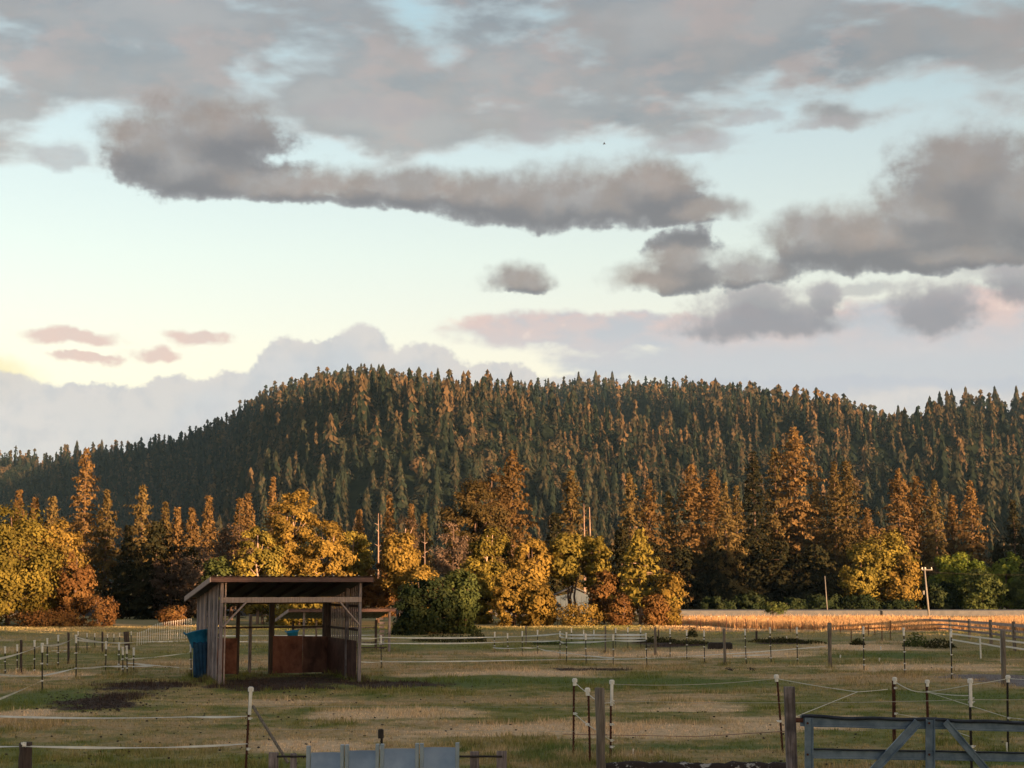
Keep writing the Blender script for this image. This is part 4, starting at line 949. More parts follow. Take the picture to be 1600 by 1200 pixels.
F(1398, 1061, 1399, 1165, shaft_rust, cap_ball, [1075, 1115], 'thick red-rusty stake behind the gate\'s left half', th=1.7)
F(1449, 1065, 1452, 1160, shaft_rust, cap_ball, [1081, 1123], 'rusty stake right behind the gate\'s middle upright', th=1.3)
F(1516, 1063, 1519, 1200, shaft_dark, cap_sleeve, [1088, 1093, 1154, 1160], 'dark stake with long white sleeve behind the gate\'s right half', Y=25.6)
F(1575, 1058, 1576, 1175, shaft_dark, cap_ball, [1122], 'dark stake farthest right behind the gate')
wpost(937, 1075, 939, 1200, .074, 'round grey wooden post standing between the near stakes', Y=25.0)
wpost(1233, 1073, 1238, 1200, .076, 'split square grey post at the left end of the blue gate', 'grey_wood', True, Y=23.6)
wp_ = wpost(40, 1160, 40, 1200, .10, 'thick dark wooden post cut off by the bottom left of the photo', 'dark_wood', Y=23.5)
o = bpy.data.objects.new('insulator', clip_me); COL.objects.link(o); o.parent = wp_; o.location = (0, -.11, height_at(40, 1163, 23.4)); o.scale = (.8, 1.6, 2.2)
def peg(px, top, by, label, s=.016):
    p = G(px, by); h = height_at(px, top, p.y); tag(MB().tube([(0, 0, -.02), (.01, 0, h)], s, 6).obj('white_peg', M['white'], loc=p), label, 'peg')
peg(989, 1170, 1180, 'little white peg in the grass right of the sleeved stake'); peg(1573, 1160, 1176, 'little white peg at the foot of the farthest right dark stake')
peg(1376, 1010, 1016, 'white peg in the mid pasture nearest the leafy weed clump', .03); peg(1313, 1023, 1028, 'white peg in the mid pasture just right of the tall wooden post', .03); peg(1374, 1028, 1034, 'white peg in the mid pasture below the one near the weeds', .03)
peg(1229, 994, 999, 'white peg standing in the dark weed patch', .03)
# middle rows, right of centre
mid = [(1349, 980, 1350, 1047, 'first'), (1412, 982, 1414, 1055, 'second'), (1486, 984, 1487, 1062, 'third')]
for tx, ty, bx, by, w_ in mid: F(tx, ty, bx, by, shaft_far_dark, cap_far, [by - (by - ty) * k for k in (.75, .5, .25, .12)], w_ + ' dark capped stake between the tall wooden post and the one at the right edge', 'capped stakes right of the tall wooden post', cs=1.3)
wpost(1296, 973, 1297, 1044, .07, 'tall brown wooden post in the mid pasture, right of centre', 'post_wood')
wpost(1567, 985, 1569, 1075, .075, 'tall brown wooden post near the right edge above the gate', 'post_wood')
wpost(1131, 982, 1133, 1037, .055, 'slimmer wooden post in the mid pasture below the meadow', 'post_wood')
wpost(1024, 980, 1024, 1024, .055, 'wooden post right of the white rail corner', 'post_wood')
wpost(946, 978, 946, 1020, .04, 'thin wooden post behind the white rails', 'post_wood')
wpost(822, 978, 822, 1011, .035, 'thin wooden post left of the white rails, farther back', 'post_wood')
wpost(1029, 984, 1029, 1000, .035, 'short dark post beside the wooden post at the rail corner', 'dark_wood')
wpost(1182, 986, 1182, 1003, .06, 'stubby dark post among the white-topped stakes', 'dark_wood')
def row(lst, shaft, cap, phrase, group, clips=(.55, .3), cs=1.15, th=1.0):
    words = 'first second third fourth fifth sixth seventh eighth ninth tenth eleventh twelfth thirteenth fourteenth fifteenth sixteenth seventeenth eighteenth nineteenth twentieth'.split()
    for i, (tx, ty, bx, by) in enumerate(lst):
        F(tx, ty, bx, by, shaft, cap, [by - (by - ty) * k for k in clips], words[i] + ' ' + phrase, group, cs=cs, th=th)
row([(1047, 983, 1047, 1027), (1073, 985, 1073, 1030), (1100, 986, 1101, 1035), (1164, 984, 1166, 1037), (1203, 981, 1205, 1036), (1245, 981, 1246, 1038)], shaft_far_dark, cap_far, 'white-topped stake counting right from the rail corner', 'white-topped stakes in the mid pasture', (.75, .5, .15))
row([(875, 987, 875, 1030), (885, 989, 885, 1038), (915, 991, 916, 1040), (958, 992, 958, 1042), (1009, 990, 1011, 1043)], shaft_far_dark, cap_far, 'capped stake carrying the white rails, from the left', 'stakes of the white-railed corner')
row([(773, 988, 773, 1018), (793, 990, 794, 1018), (816, 987, 816, 1023), (840, 985, 840, 1021)], shaft_far_dark, cap_far, 'capped stake right of the dark green bushes', 'stakes right of the dark green bushes')
row([(893, 982, 893, 1003), (912, 985, 912, 1004), (928, 985, 928, 1006), (962, 982, 962, 1012), (981, 981, 981, 1012), (1001, 981, 1001, 1014)], shaft_far_dark, cap_far, 'white-topped stake in the row behind the white rails', 'stakes behind the white rails', (.5,))
row([(x, y, x, y + 20) for x, y in ((1077, 966), (1088, 964), (1111, 963), (1123, 963), (1135, 962), (1151, 964), (1182, 966), (1200, 967))], shaft_far_rust, cap_far, 'white-topped stake along the near edge of the orange hay meadow', 'white-topped stakes at the hay meadow', (), .8)
row([(1055, 969, 1055, 984), (1067, 970, 1067, 985), (1095, 968, 1095, 985), (1165, 966, 1166, 987), (1207, 969, 1207, 987), (1235, 970, 1235, 987), (1253, 970, 1253, 988), (1272, 970, 1272, 989), (1313, 977, 1313, 990), (1330, 984, 1330, 1005), (1357, 975, 1357, 996), (1367, 977, 1367, 993), (1378, 984, 1378, 1004), (1391, 968, 1391, 1001), (1287, 975, 1287, 986)], shaft_far_rust, None, 'plain dark stake along the meadow side, from the left', 'plain stakes along the hay meadow', (), th=1.3)
# left rows
row([(66, 1006, 66, 1083), (119, 993, 119, 1061), (166, 1003, 165, 1054), (186, 1005, 186, 1049), (198, 1010, 199, 1055), (209, 1013, 209, 1051), (192, 1012, 192, 1056)], shaft_far_dark, cap_far, 'capped stake of the nearest row in the left pasture, from the left', 'nearest stakes of the left pasture', (.6, .25), 1.3)
row([(8, 1011, 8, 1052), (54, 1001, 54, 1053), (74, 998, 74, 1043), (91, 993, 91, 1041), (27, 1008, 27, 1050)], shaft_far_dark, cap_far, 'capped stake of the second row in the left pasture', 'second-row stakes of the left pasture', (.45, .12))
row([(122, 987, 122, 1018), (136, 990, 136, 1018), (148, 990, 148, 1014), (168, 991, 168, 1010), (178, 991, 178, 1008), (187, 990, 187, 1008), (205, 987, 205, 1008)], shaft_far_dark, cap_far, 'small capped stake farthest back in the left pasture', 'far small stakes of the left pasture', (), .9)
for px, top, by, lb in ((33, 1000, 1053, 'slim dark wooden post nearest the left edge of the photo'), (107, 988, 1036, 'slim dark wooden post left of the pale stakes'), (160, 987, 1021, 'slim dark wooden post left of the broken stump')): wpost(px, top, px, by, .045, lb, 'dark_wood')
wpost(197, 987, 199, 1016, .13, 'broken thick dark stump post in the left pasture', 'dark_wood')
pk = []; ORD = 'first second third fourth fifth sixth seventh eighth ninth tenth eleventh twelfth thirteenth fourteenth fifteenth sixteenth seventeenth eighteenth nineteenth twentieth twenty-first twenty-second twenty-third twenty-fourth twenty-fifth'.split()
for i in range(25):
    f = i / 24; x = 214 + 84 * f; ty = float(np.interp(x, [208, 226, 240, 250, 270, 298], [990, 985, 976, 973, 970, 966])); by = float(np.interp(x, [208, 240, 298], [1012, 1003, 998]))
    b = G(x, by); t = height_at(x, ty, b.y); pk.append((b, t))
    root = empty('white_stake', b, ORD[i] + ' slim white stake from the left in the long row left of the large shelter', 'fence stake', 'white stakes in the long row left of the shelter')
    o = bpy.data.objects.new('shaft', stake_white); COL.objects.link(o); o.parent = root; o.scale = (.75, .75, t); o = bpy.data.objects.new('cap', cap_far); COL.objects.link(o); o.parent = root; o.location = (0, 0, t - .04); o.scale = (.6, .6, .9)
F(298, 1008, 299, 1062, shaft_far_dark, cap_far, [1018, 1030, 1045], 'capped stake with white clips at the shelter\'s back left corner', cs=1.2)
F(595, 994, 596, 1045, shaft_far_dark, cap_far, [1006, 1033], 'capped stake between the large shelter and the small one')
# ------------------------------------------------------------------ ropes, tapes and wires
def rope(name, pts, label, mat='wire', r=.006, sag=.04, flat=False, group=None, cat='fence rope'):
    """pts: (px, py, Y) supports in order"""
    P = [ray(a, b, Y=c) for a, b, c in pts]; out = []
    for a, b in zip(P, P[1:]):
        n = 8
        for i in range(n): f = i / n; q = a.lerp(b, f); q.z -= 4 * sag * f * (1 - f) * min(1.5, (b - a).length / 6); out.append(q)
    out.append(P[-1]); o0 = out[0].copy(); mb = MB()
    if flat:
        for i, (a, b) in enumerate(zip(out, out[1:])): pass
        rings = []
        for i, p in enumerate(out):
            tw = .5 + .35 * math.sin(i * .7); d = Vector((0, math.cos(tw), math.sin(tw))) * r * 3; e = Vector((0, -math.sin(tw), math.cos(tw))) * .002; p = p - o0
            rings.append([mb.bm.verts.new(p - d), mb.bm.verts.new(p + e), mb.bm.verts.new(p + d), mb.bm.verts.new(p - e)])
        for a, b in zip(rings, rings[1:]):
            for k in range(4): mb.bm.faces.new((a[k], a[(k + 1) % 4], b[(k + 1) % 4], b[k]))
    else: mb.tube([p - o0 for p in out], r, 5)
    return tag(mb.obj(name, M[mat], loc=o0), label, cat, group)
def Yg(px, py): return G(px, py).y
y898, y956, y1213, y1398, y1449, y1575 = Yg(898, 1182), Yg(955, 1190), Yg(1222, 1175), Yg(1399, 1165), Yg(1452, 1160), Yg(1576, 1175)
rope('fence_tape', [(-60, 1117, 28), (300, 1120, 27), (386, 1119, 26.4)], 'upper white fence tape running in from the left edge at the bottom', 'tape', .0075, .05, True)
rope('fence_tape', [(-60, 1166, 24.3), (40, 1166, 23.4), (250, 1168, 25), (388, 1162, 26.3)], 'lower white fence tape running past the dark bottom-left post', 'tape', .0075, .03, True)
rope('fence_wire', [(392, 1104, 26.3), (898, 1105, y898), (956, 1104, y956)], 'thin wire crossing the dry grass between the sleeved stake and the round post', 'wire', .003, .0)
rope('fence_wire', [(392, 1139, 26.3), (700, 1141, 26), (898, 1143, y898)], 'second thin wire below it across the dry grass', 'wire', .003, .0)
rope('fence_rope', [(956, 1069, y956), (1213, 1060, y1213)], 'top rope strung between the sleeved stake and the leaning stake', 'wire', .0055, .10)
rope('fence_rope', [(956, 1095, y956), (1216, 1098, y1213), (1516, 1093, 25.6), (1640, 1093, 26)], 'second rope running on behind both posts to the right edge', 'wire', .005, .02)
rope('fence_wire', [(880, 1147, y956), (1090, 1151, y956), (1236, 1142, 23.6)], 'rusty red wire low between the round post and the square post', 'red_wire', .005, .0)
rope('fence_rope', [(898, 1066, y898), (918, 1083, Yg(921, 1198)), (937, 1097, 25.0), (956, 1097, y956)], 'slack rope linking the tops of the near trio of stakes', 'tape', .007, .03)
rope('fence_rope', [(898, 1115, y898), (918, 1132, Yg(921, 1198)), (937, 1143, 25), (955, 1157, y956)], 'lower slack rope linking the near trio of stakes', 'tape', .007, .02)
rope('fence_rope', [(1213, 1060, y1213), (1340, 1081, 26), (1387, 1077, 27)], 'rope dropping from the leaning stake toward the red-rusty stake', 'tape', .006, .02)
rope('fence_rope', [(1340, 1081, 26), (1243, 1120, 23.6)], 'rope slanting down to the head of the square grey post', 'tape', .0055, .0)
rope('fence_rope', [(1400, 1066, y1398), (1425, 1079, 27.5), (1449, 1081, y1449), (1516, 1087, 25.6)], 'slack rope from the red-rusty stake over to the dark sleeved stake', 'tape', .008, .02)
rope('fence_rope', [(1449, 1081, y1449), (1516, 1070, 25.8), (1575, 1060, y1575), (1650, 1064, 26)], 'rope rising from the middle stake to the farthest right stake', 'tape', .006, .01)
rope('fence_rope', [(1449, 1081, y1449), (1575, 1121, y1575), (1650, 1128, 26)], 'rope slanting down from the middle stake to the right', 'tape', .006, .01)
rope('fence_rope', [(1400, 1115, y1398), (1452, 1124, y1449), (1519, 1152, 25.6)], 'lower rope behind the gate from the red-rusty stake', 'tape', .006, .02)
Ym = Yg(875, 1030)
rope('fence_tape', [(563, 997, 52.5), (596, 996, Yg(596, 1045)), (816, 994, Yg(816, 1023)), (875, 990, Ym)], 'upper white tape from the shelters past the dark bushes', 'tape', .014, .03, True)
rope('fence_tape', [(563, 1006, 52.5), (596, 1005, Yg(596, 1045)), (816, 1002, Yg(816, 1023)), (875, 1001, Ym)], 'lower white tape from the shelters past the dark bushes', 'tape', .012, .03, True)
rope('fence_tape', [(563, 1034, 52), (596, 1034, Yg(596, 1045)), (885, 1030, Yg(885, 1038)), (1011, 1029, Yg(1011, 1043)), (1290, 1010, 72)], 'long low white tape crossing the mid pasture to the right', 'tape', .009, .02, True)
for k, (ya, yb, w_) in enumerate(((992, 992, 'top'), (997, 997, 'middle'), (1004, 1001, 'bottom'))):
    rope('fence_tape', [(875, ya - 2, Ym), (885, ya, Yg(885, 1038)), (958, yb, Yg(958, 1042)), (1010, yb, Yg(1011, 1043))], w_ + ' white tape of the railed corner', 'tape', .016, .05 if k == 2 else .01, True)
rope('fence_tape', [(770, 1012, Yg(773, 1018)), (816, 1012, Yg(816, 1023)), (840, 1012, Yg(840, 1021)), (865, 1017, Ym), (886, 1020, Yg(885, 1038)), (958, 1028, Yg(958, 1042))], 'sagging white tape left of the railed corner', 'tape', .010, .06, True)
rope('fence_tape', [(1145, 1025, 60), (1166, 1024, Yg(1166, 1037)), (1205, 1023, Yg(1205, 1036))], 'short white tape low between the white-topped stakes', 'tape', .01, .01, True)
a1, a2, a3 = Yg(66, 1083), Yg(119, 1061), Yg(165, 1054)
rope('fence_tape', [(-30, 1034, a1 - 4), (66, 1008, a1), (119, 995, a2), (166, 1004, a3)], 'white tape climbing from the left edge over the nearest left stakes', 'tape', .014, .10, True)
rope('fence_tape', [(-30, 1050, a1), (66, 1056, a2), (119, 1044, a2), (165, 1041, a3), (199, 1041, a3), (240, 1040, a3)], 'lower white tape along the nearest left stakes', 'tape', .013, .05, True)
rope('fence_tape', [(-30, 1103, a1 - 6), (66, 1063, a1)], 'white tape slanting down to the left edge of the photo', 'tape', .014, .03, True)
rope('fence_tape', [(119, 1000, a2), (166, 1004, a3), (215, 1003, 80), (298, 1001, 84)], 'white tape from the left stakes to the long row by the shelter', 'tape', .014, .02, True)
rope('fence_tape', [(80, 1017, 70), (136, 1016, 74), (205, 1011, 80)], 'thin white tape in the back of the left pasture', 'tape', .010, .0, True)
rope('fence_tape', [(66, 1054, 62), (150, 1053, 62), (186, 1049, 63)], 'thin low white tape in the left pasture', 'tape', .009, .0, True)
rope('fence_tape', [(199, 1030, 62), (240, 1027, 66), (300, 1020, 70)], 'white tape running from the stake cluster toward the shelter', 'tape', .009, .0, True)
rope('fence_tape', [(199, 1036, 58), (280, 1043, 58)], 'short white tape lying out from the stake cluster', 'tape', .009, .0, True)
for nm, zf, w_ in (('t', 1.0, 'top'), ('m', .55, 'middle')):
    pts = [(b + Vector((0, 0, t * zf - .05))) for b, t in pk]; o0 = pts[0].copy()
    tag(MB().tube([p - o0 for p in pts], .006, 4).obj('fence_rope', M['tape'], loc=o0), w_ + ' white rope along the long row of white stakes', 'fence rope')
rope('fence_tape', [(300, 993, 84), (430, 993, 84), (600, 992, 84)], 'upper white tape seen through the large shelter', 'tape', .016, .02, True)
rope('fence_tape', [(300, 1001, 80), (430, 1003, 80), (600, 1003, 80)], 'lower white tape seen through the large shelter', 'tape', .016, .02, True)

# ------------------------------------------------------------------ wooden rail fence at the right with white rails
corr = [(1427, 967, 118), (1452, 968, 107), (1482, 969, 97), (1512, 971, 88), (1545, 973, 80), (1581, 976, 72), (1625, 979, 65), (1680, 984, 58)]
rf = empty('rail_fence', (xat(1427, 118), 118, 0), 'dark wooden rail fence receding from the right edge to the meadow', 'fence')
org = Vector(rf.location)
for px, py, Y in corr:
    p = Vector((xat(px, Y), Y, 0)); h = height_at(px, py, Y) + .05; MB().box(0, 0, h / 2, .13, .13, h + .2).obj('post', M['post_wood'], rf, loc=p - org)
for (a, b) in zip(corr, corr[1:]):
    for dz_, th_ in ((-.03, .14), (-.30, .10), (-.55, .10)):
        pa = Vector((xat(a[0], a[2]), a[2] - .09, height_at(a[0], a[1], a[2]) + dz_)) - org; pb = Vector((xat(b[0], b[2]), b[2] - .09, height_at(b[0], b[1], b[2]) + dz_)) - org
        MB().bar(pa, pb, .04, th_).obj('rail', M['pale_wood'] if dz_ > -.4 else M['grey_wood'], rf)
corr2 = [(1482, 990, 70, 1006), (1528, 996, 66, 1018), (1560, 1000, 62, 1030), (1610, 1006, 57, 1040), (1660, 1012, 52, 1050)]
wf = empty('white_rail_fence', (xat(1482, 70), 70, 0), 'low white-railed fence in front of the dark rail fence', 'fence'); org = Vector(wf.location)
for px, py, Y, by in corr2:
    p = Vector((xat(px, Y), Y, 0)); h = height_at(px, py, Y) + .05; MB().tube([(0, 0, -.1), (0, 0, h)], .035, 8).obj('post', M['white'], wf, loc=p - org)
for (a, b) in zip(corr2, corr2[1:]):
    for dpx in (0, 9):
        pa = Vector((xat(a[0], a[2]), a[2] - .05, height_at(a[0], a[1] + dpx, a[2]))) - org; pb = Vector((xat(b[0], b[2]), b[2] - .05, height_at(b[0], b[1] + dpx * 1.2, b[2]))) - org
        MB().bar(pa, pb, .03, .06).obj('rail', M['white'], wf)
p = G(1125, 1014); tag(MB().box(0, 0, .14, 1.15, .4, .28).box(0, 0, .30, 1.0, .28, .02).jitter(.008).obj('trough', M['black'], loc=p), 'dark low trough lying by the slimmer wooden post', 'trough')

# ------------------------------------------------------------------ blue steel gate at the lower right
YG = 22.9
gp = lambda px, py, dy=0.0: ray(px, py, Y=YG + dy)
g0 = gp(1262, 1200); g0.z = 0
gate = empty('steel_gate', g0, 'blue-grey steel gate with diagonal braces at the lower right', 'gate')
def channel(a, b, w, name, dy=0.0, seg=1, wob=0.0):
    """folded steel channel: web plus two lips"""
    a, b = a - g0, b - g0; a.y += dy; b.y += dy; d = (b - a); L = d.length; d.normalize(); nrm = Vector((0, -1, 0)); s = d.cross(nrm).normalized()
    prof = [(-w / 2, 0), (-w / 2, -.035), (-w * .36, -.035), (-w * .36, -.012), (w * .36, -.012), (w * .36, -.035), (w / 2, -.035), (w / 2, 0)]
    bm = bmesh.new(); rings = []
    for i in range(seg + 1):
        f = i / seg; c = a + d * (L * f); wz = wob * (math.sin(f * 9) * .6 + math.sin(f * 23 + 1) * .4) if 0 < i < seg else 0
        rings.append([bm.verts.new(c + s * (u + wz) - nrm * v * 1.0 * -1 * -1) for u, v in prof])
    for p_, q_ in zip(rings, rings[1:]):
        for k in range(8): bm.faces.new((p_[k], p_[(k + 1) % 8], q_[(k + 1) % 8], q_[k]))
    bm.faces.new(rings[0]); bm.faces.new(rings[-1]); bmesh.ops.recalc_face_normals(bm, faces=bm.faces[:])
    me = bpy.data.meshes.new(name); bm.to_mesh(me); bm.free(); return link(name, me, M['gate'], gate)
channel(gp(1250, 1126), gp(1730, 1139), .15, 'top_rail', 0, 40, .012)
channel(gp(1262, 1177), gp(1730, 1185), .135, 'middle_rail', .0, 16, .004)
channel(gp(1262, 1240), gp(1730, 1246), .13, 'bottom_rail', .0)
channel(gp(1263, 1121), gp(1263, 1252), .125, 'stile', -.04)
channel(gp(1452, 1123), gp(1452, 1252), .135, 'stile', -.04)
channel(gp(1640, 1126), gp(1640, 1252), .135, 'stile', -.04)
channel(gp(1432, 1127), gp(1330, 1238), .125, 'diagonal_brace', -.085)
channel(gp(1474, 1127), gp(1572, 1242), .10, 'diagonal_brace', -.085)
MB().tube([gp(1243, 1125) - g0 + Vector((0, -.02, 0)), gp(1254, 1125) - g0 + Vector((0, -.02, 0))], .035, 8).obj('hinge', M['rust'], gate)
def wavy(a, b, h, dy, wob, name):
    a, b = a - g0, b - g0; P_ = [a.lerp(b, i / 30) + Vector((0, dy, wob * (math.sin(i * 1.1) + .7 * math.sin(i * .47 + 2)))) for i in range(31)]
    MB().tube(P_, h, 6).obj(name, M['gate_lip_shade'], gate)
wavy(gp(1252, 1119), gp(1730, 1132), .028, -.03, .008, 'top_lip_shadow'); wavy(gp(1270, 1170), gp(1730, 1178), .014, -.04, .002, 'rail_lip_shadow')  # dark bars drawn in for the shadow along the rails' upper lips
for px in (1262, 1452): 
    for py in (1130, 1179): MB().tube([gp(px, py, -.10) - g0, gp(px, py, -.075) - g0], .018, 8).obj('bolt', M['rust'], gate)

# ------------------------------------------------------------------ metal feeder panel at the bottom edge
YF = 21.5; f0 = Vector((xat(602, YF), YF, 0)); fd = empty('metal_feeder', f0, 'blue-grey ribbed metal feeder between grey planks at the bottom edge', 'feeder')
fx = lambda px: xat(px, YF) - f0.x
ht = height_at(600, 1174, YF); tops = [1176, 1173, 1170, 1168]
ribs = [487, 543, 597, 658, 716]
for i in range(4):
    a, b = fx(ribs[i]) + .03, fx(ribs[i + 1]) - .03; h = height_at(600, tops[i], YF)
    me = MB(); n = 7; vs = []
    for k in range(n + 1):
        x = a + (b - a) * k / n; bow = .05 * math.sin(math.pi * k / n)
        for z, o_ in ((.12, -.10), (h * .5, -.04), (h, 0)): vs.append((x, bow + o_, z)); vs.append((x, bow + o_ + .012, z))
    fs = []
    for k in range(n):
        p, q = 6 * k, 6 * k + 6
        for j in (0, 2): fs += [(p + j, q + j, q + j + 2, p + j + 2), (p + j + 1, p + j + 3, q + j + 3, q + j + 1)]
        fs.append((p + 4, q + 4, q + 5, p + 5))
    link('metal_panel', npmesh('metal_panel', vs, fs), M['galv'], fd)
for i, px in enumerate(ribs):
    h = height_at(600, [1165, 1163, 1162, 1161, 1160][i], YF); offs = (-.035, .03) if 0 < i < 4 else (0,)
    for o_ in offs: MB().box(fx(px) + o_, -.04, h / 2 + .05, .05, .10, h - .1).obj('rib', M['galv'], fd, bevel=.004)
for px, w_, top in ((432, .13, 1176), (463, .09, 1178), (742, .12, 1175), (784, .14, 1174)):
    h = height_at(600, top, YF); MB().box(fx(px), .05, h / 2, w_, .045, h).jitter(.003).obj('plank', M['grey_wood'], fd, bevel=.003)
for a, b in ((438, 487), (716, 785)): MB().tube([(fx(a), .0, height_at(600, 1182, YF)), (fx(b), 0, height_at(600, 1182, YF))], .014, 8).obj('bar', M['black'], fd)

# lichen-covered log
YL = 26.0; xa, xb = xat(945, YL), xat(1226, YL); mb = MB(); n = 26; pts = [Vector((xa + (xb - xa) * i / n, .0, .10 + random.uniform(-.012, .012))) for i in range(n + 1)]
mb.tube([p - Vector((xa, 0, 0)) for p in pts], [.14 * random.uniform(.85, 1.12) for _ in pts], 12); mb.jitter(.012)
m, t, out = newmat('lichened_bark'); P = objco(t); nn_ = noise(P, 5, 5, .65); n2_ = noise(P, 16, 4, .7)
bsdf(t, out, mixc(sstep(nn_ + (n2_ - .5) * .5, .56, .62), mixc(n2_, (.012, .009, .008), (.05, .035, .028)), (.34, .32, .29)), .9, bump=n2_, bstr=.8); M['log'] = m
tag(mb.obj('log', M['log'], loc=(xa, YL, 0), smooth=True), 'long dark log blotched with pale lichen lying between the round and the square post', 'log')

# ------------------------------------------------------------------ poles, dead trunks
def pole(px, top, Y, r, label, cross=None, bx=None, mat='pole'):
    x = xat(bx or px, Y); h = height_at(px, top, Y); xt = xat(px, Y); root = empty('utility_pole', (x, Y, 0), label, 'utility pole')
    MB().tube([(0, 0, -.2), (xt - x, 0, h)], [r, r * .7], 10).obj('shaft', M[mat], root, smooth=True)
    if cross:
        MB().box(xt - x + .25, 0, h - .25, cross, .09, .10).obj('crossarm', M[mat], root)
        for s in (-.2, .1, .65): MB().tube([(xt - x + s, 0, h - .2), (xt - x + s, 0, h - .02)], [.05, .03], 6).obj('insulator', M['white'], root)
        MB().tube([(xt - x - .2, -.2, h * .45), (xt - x - .2, -.2, h * .45 + .35)], .09, 8).obj('junction_box', M['pole'], root)
pole(1445, 886, 142, .10, 'silver-grey utility pole with a crossarm at the roadside', 1.0, 1450)
pole(1289, 900, 150, .055, 'thin short grey pole in front of the dark conifers', None, 1292)
def cable(pts, label):
    P = [ray(a, b, Y=c) for a, b, c in pts]; out = []
    for a, b in zip(P, P[1:]):
        for i in range(16): f = i / 16; q = a.lerp(b, f); q.z -= 4 * .25 * f * (1 - f); out.append(q)
    out.append(P[-1]); o0 = out[0].copy(); tag(MB().tube([p - o0 for p in out], .005, 4).obj('overhead_wire', M['dark_wood'], loc=o0), label, 'wire')
cable([(1445, 893, 142), (1700, 895, 150)], 'overhead wire running right from the utility pole')
cable([(1289, 903, 150), (1445, 905, 142)], 'overhead wire between the two poles')
def snag(px, top, Y, r, bot, label, two=False, lean=0.0):
    x = xat(px, Y); h = height_at(px, top, Y); root = empty('dead_trunk', (x, Y, 0), label, 'dead tree')
    MB().tube([(0, 0, 0), (.05, 0, h * .5), (lean, 0, h)], [r, r * .8, r * .25], 7).obj('trunk', M['snag'], root)
    if two: MB().tube([(.05, 0, h * .2), (.45 + .1, 0, h * .7), (.5, 0, h * .97)], [r * .7, r * .6, r * .3], 7).obj('trunk', M['snag'], root)
    for i in range(5):
        z = h * random.uniform(.6, .95); s = random.choice((-1, 1)); MB().tube([(lean * z / h, 0, z), (lean * z / h + s * random.uniform(.15, .35), random.uniform(-.3, .3), z + .15)], [.04, .012], 4).obj('branch', M['snag'], root)
snag(590, 802, 126, .09, 850, 'bare white dead trunk sticking up behind the golden trees right of the shelter roof')
snag(663, 828, 124, .05, 850, 'slim bare dead stem right of the pinkish tree top')
snag(913, 787, 138, .11, 835, 'forked reddish-white dead trunk above the flat-topped yellow-green tree', True)
# bird
bp = ray(944, 225, Y=140); mb = MB(); mb.tube([(-.14, 0, 0), (-.05, 0, .01), (.05, 0, .015), (.12, 0, .01), (.15, 0, .005)], [.006, .035, .04, .022, .005], 8)
bird = mb.obj('bird', M['bird'], smooth=True); bird.location = bp; tag(bird, 'tiny dark bird flying alone below the upper clouds', 'bird')
for s in (-1, 1): link('wing', npmesh('wing', [(.06, s * .03, .01), (-.05, s * .03, .01), (-.04, s * .18, .09), (.03, s * .20, .10), (-.06, s * .38, .05), (-.03, s * .38, .055)] + [(.06, s * .03, .018), (-.05, s * .03, .018), (-.04, s * .18, .097), (.03, s * .20, .107)], [(0, 1, 2, 3), (3, 2, 4, 5), (6, 9, 8, 7)]), M['bird'], bird)

# ------------------------------------------------------------------ grass, hay and clods
rg = np.random.default_rng(3)
def blades(n, yr, xr, h, w, per, name, mat, label, cat, ymin_dens=1.7, filt=None, tintr=(0, 1), lean=.5):
    u = rg.random(n); y = yr[0] * (yr[1] / yr[0]) ** u if ymin_dens else rg.uniform(yr[0], yr[1], n)
    if xr is None: x = rg.uniform(-.36, .36, n) * y
    else: x = rg.uniform(xr[0], xr[1], n)
    if filt is not None: k = filt(x, y); x, y = x[k], y[k]
    n = len(x); x = np.repeat(x, per) + rg.normal(size=n * per) * .035 * (np.repeat(y, per) / 30); yy = np.repeat(y, per) + rg.normal(size=n * per) * .035
    N = n * per; sc = np.clip(np.repeat(y, per) / 30, .9, 2.2) ** .6; hh_ = h * rg.uniform(.5, 1.4, N) * np.repeat(rg.uniform(.6, 1.3, n), per) * sc ** .5; a = rg.random(N) * 6.28; b = rg.random(N) * 6.28
    z = field(x, yy) - .004; ww = w * sc; L = hh_ * lean * rg.random(N)
    p0 = np.stack([x - np.cos(a) * ww, yy - np.sin(a) * ww, z], 1); p1 = np.stack([x + np.cos(a) * ww, yy + np.sin(a) * ww, z], 1); p2 = np.stack([x + np.cos(b) * L, yy + np.sin(b) * L, z + hh_], 1)
    me = npmesh(name, np.stack([p0, p1, p2], 1).reshape(-1, 3), np.arange(3 * N).reshape(-1, 3), rg.uniform(*tintr, N))
    return tag(link(name, me, M[mat]), label, cat, kind='stuff')
blades(58000, (23, 106), None, .045, .009, 4, 'pasture_grass', 'blades', 'short grazed grass over the pasture', 'grass')
lump = lambda x, y: vnoise(x / 2.2, y / 1.8, 31) > .66
blades(60000, (23, 106), None, .11, .009, 4, 'grass_tufts', 'blades', 'taller ungrazed grass tufts in the pasture', 'grass', filt=lump, tintr=(0, .8))
hay = lambda x, y: (x > np.interp(y, [101, 104, 108, 124], [34, 22, 14, 12]) + 2 * vnoise(x / 3, y / 3, 8)) & (vnoise(x / 6, y / 4, 9) > .25)
blades(42000, (101, 124), (10, 48), .34, .018, 4, 'hay_meadow', 'hay', 'tall sun-dried hay grass glowing orange past the pasture', 'hay', 0, hay, lean=.6)
edge_ = lambda x, y: x < 14
blades(9000, (103, 112), (-48, 14), .07, .014, 4, 'meadow_edge_grass', 'blades', 'longer grass along the foot of the trees', 'grass', 0, edge_)
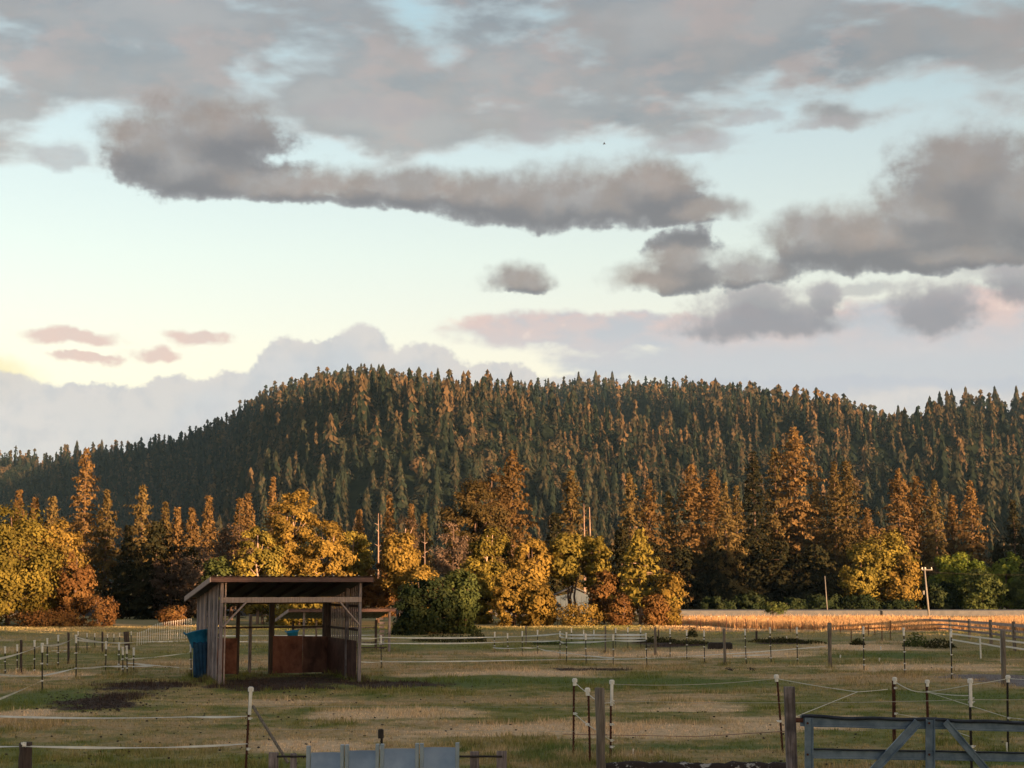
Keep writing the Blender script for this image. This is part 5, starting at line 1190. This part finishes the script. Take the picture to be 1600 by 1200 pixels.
# longer grass left standing round the posts and the shelter walls
pp = [(x, y) for x, y in POSTS if 22 < y < 106]
for k in range(46): q = R @ Vector((-.12, DP * k / 45, 0)); pp.append((q.x, q.y))
for k in range(46): q = R @ Vector((WD + .12, DP * k / 45, 0)); pp.append((q.x, q.y))
pp = np.array(pp); n = 34; X = np.repeat(pp[:, 0], n) + rg.normal(size=len(pp) * n) * .13; Yv = np.repeat(pp[:, 1], n) + rg.normal(size=len(pp) * n) * .13
N = len(X); a = rg.random(N) * 6.28; hh_ = rg.uniform(.08, .26, N); ww = .007 * np.clip(Yv / 30, 1, 2); z = field(X, Yv)
v_ = np.stack([np.stack([X - np.cos(a) * ww, Yv - np.sin(a) * ww, z], 1), np.stack([X + np.cos(a) * ww, Yv + np.sin(a) * ww, z], 1), np.stack([X + rg.normal(size=N) * .05, Yv + rg.normal(size=N) * .05, z + hh_], 1)], 1)
tag(link('post_grass', npmesh('post_grass', v_.reshape(-1, 3), np.arange(3 * N).reshape(-1, 3), rg.random(N)), M['blades']), 'long uncut grass round the feet of posts and walls', 'grass', kind='stuff')
# clods and droppings
mb = MB()
for _ in range(420):
    px, py = random.uniform(0, 1600), random.uniform(1040, 1198); p = G(px, py); s = random.uniform(.01, .028)
    bmesh.ops.create_icosphere(mb.bm, subdivisions=1, radius=s, matrix=Matrix.Translation((p.x, p.y, s * .3)) @ Matrix.Diagonal((1.3, 1.2, .7, 1)))
for cx, cy, r_, n_ in ((150, 1098, 62, 300), (215, 1072, 90, 120), (440, 1068, 120, 120), (1140, 1046, 7, 30), (1175, 1046, 6, 20)):
    for _ in range(n_):
        px, py = random.gauss(cx, r_ * .5), random.gauss(cy, max(1.2, r_ * .12)); p = G(px, min(py, 1190)); s = random.uniform(.012, .036)
        bmesh.ops.create_icosphere(mb.bm, subdivisions=1, radius=s, matrix=Matrix.Translation((p.x, p.y, s * .25)) @ Matrix.Diagonal((1.3, 1.2, .6, 1)))
mb.jitter(.006); tag(mb.obj('dirt_clods', M['clod']), 'dark clods and droppings scattered over the worn ground', 'dirt', kind='stuff')

# ------------------------------------------------------------------ haze
m, t, out = newmat('evening_haze'); pv = t.nodes.new('ShaderNodeVolumePrincipled'); pv.inputs['Color'].default_value = (.36, .68, 1, 1); pv.inputs['Density'].default_value = HAZE
t.links.new(pv.outputs[0], out.inputs['Volume'])
hz = MB().box(100, 1150, 205, 2800, 2700, 412).obj('haze', m); hz['kind'] = 'stuff'; hz['label'] = 'thin bluish evening haze in the valley air'
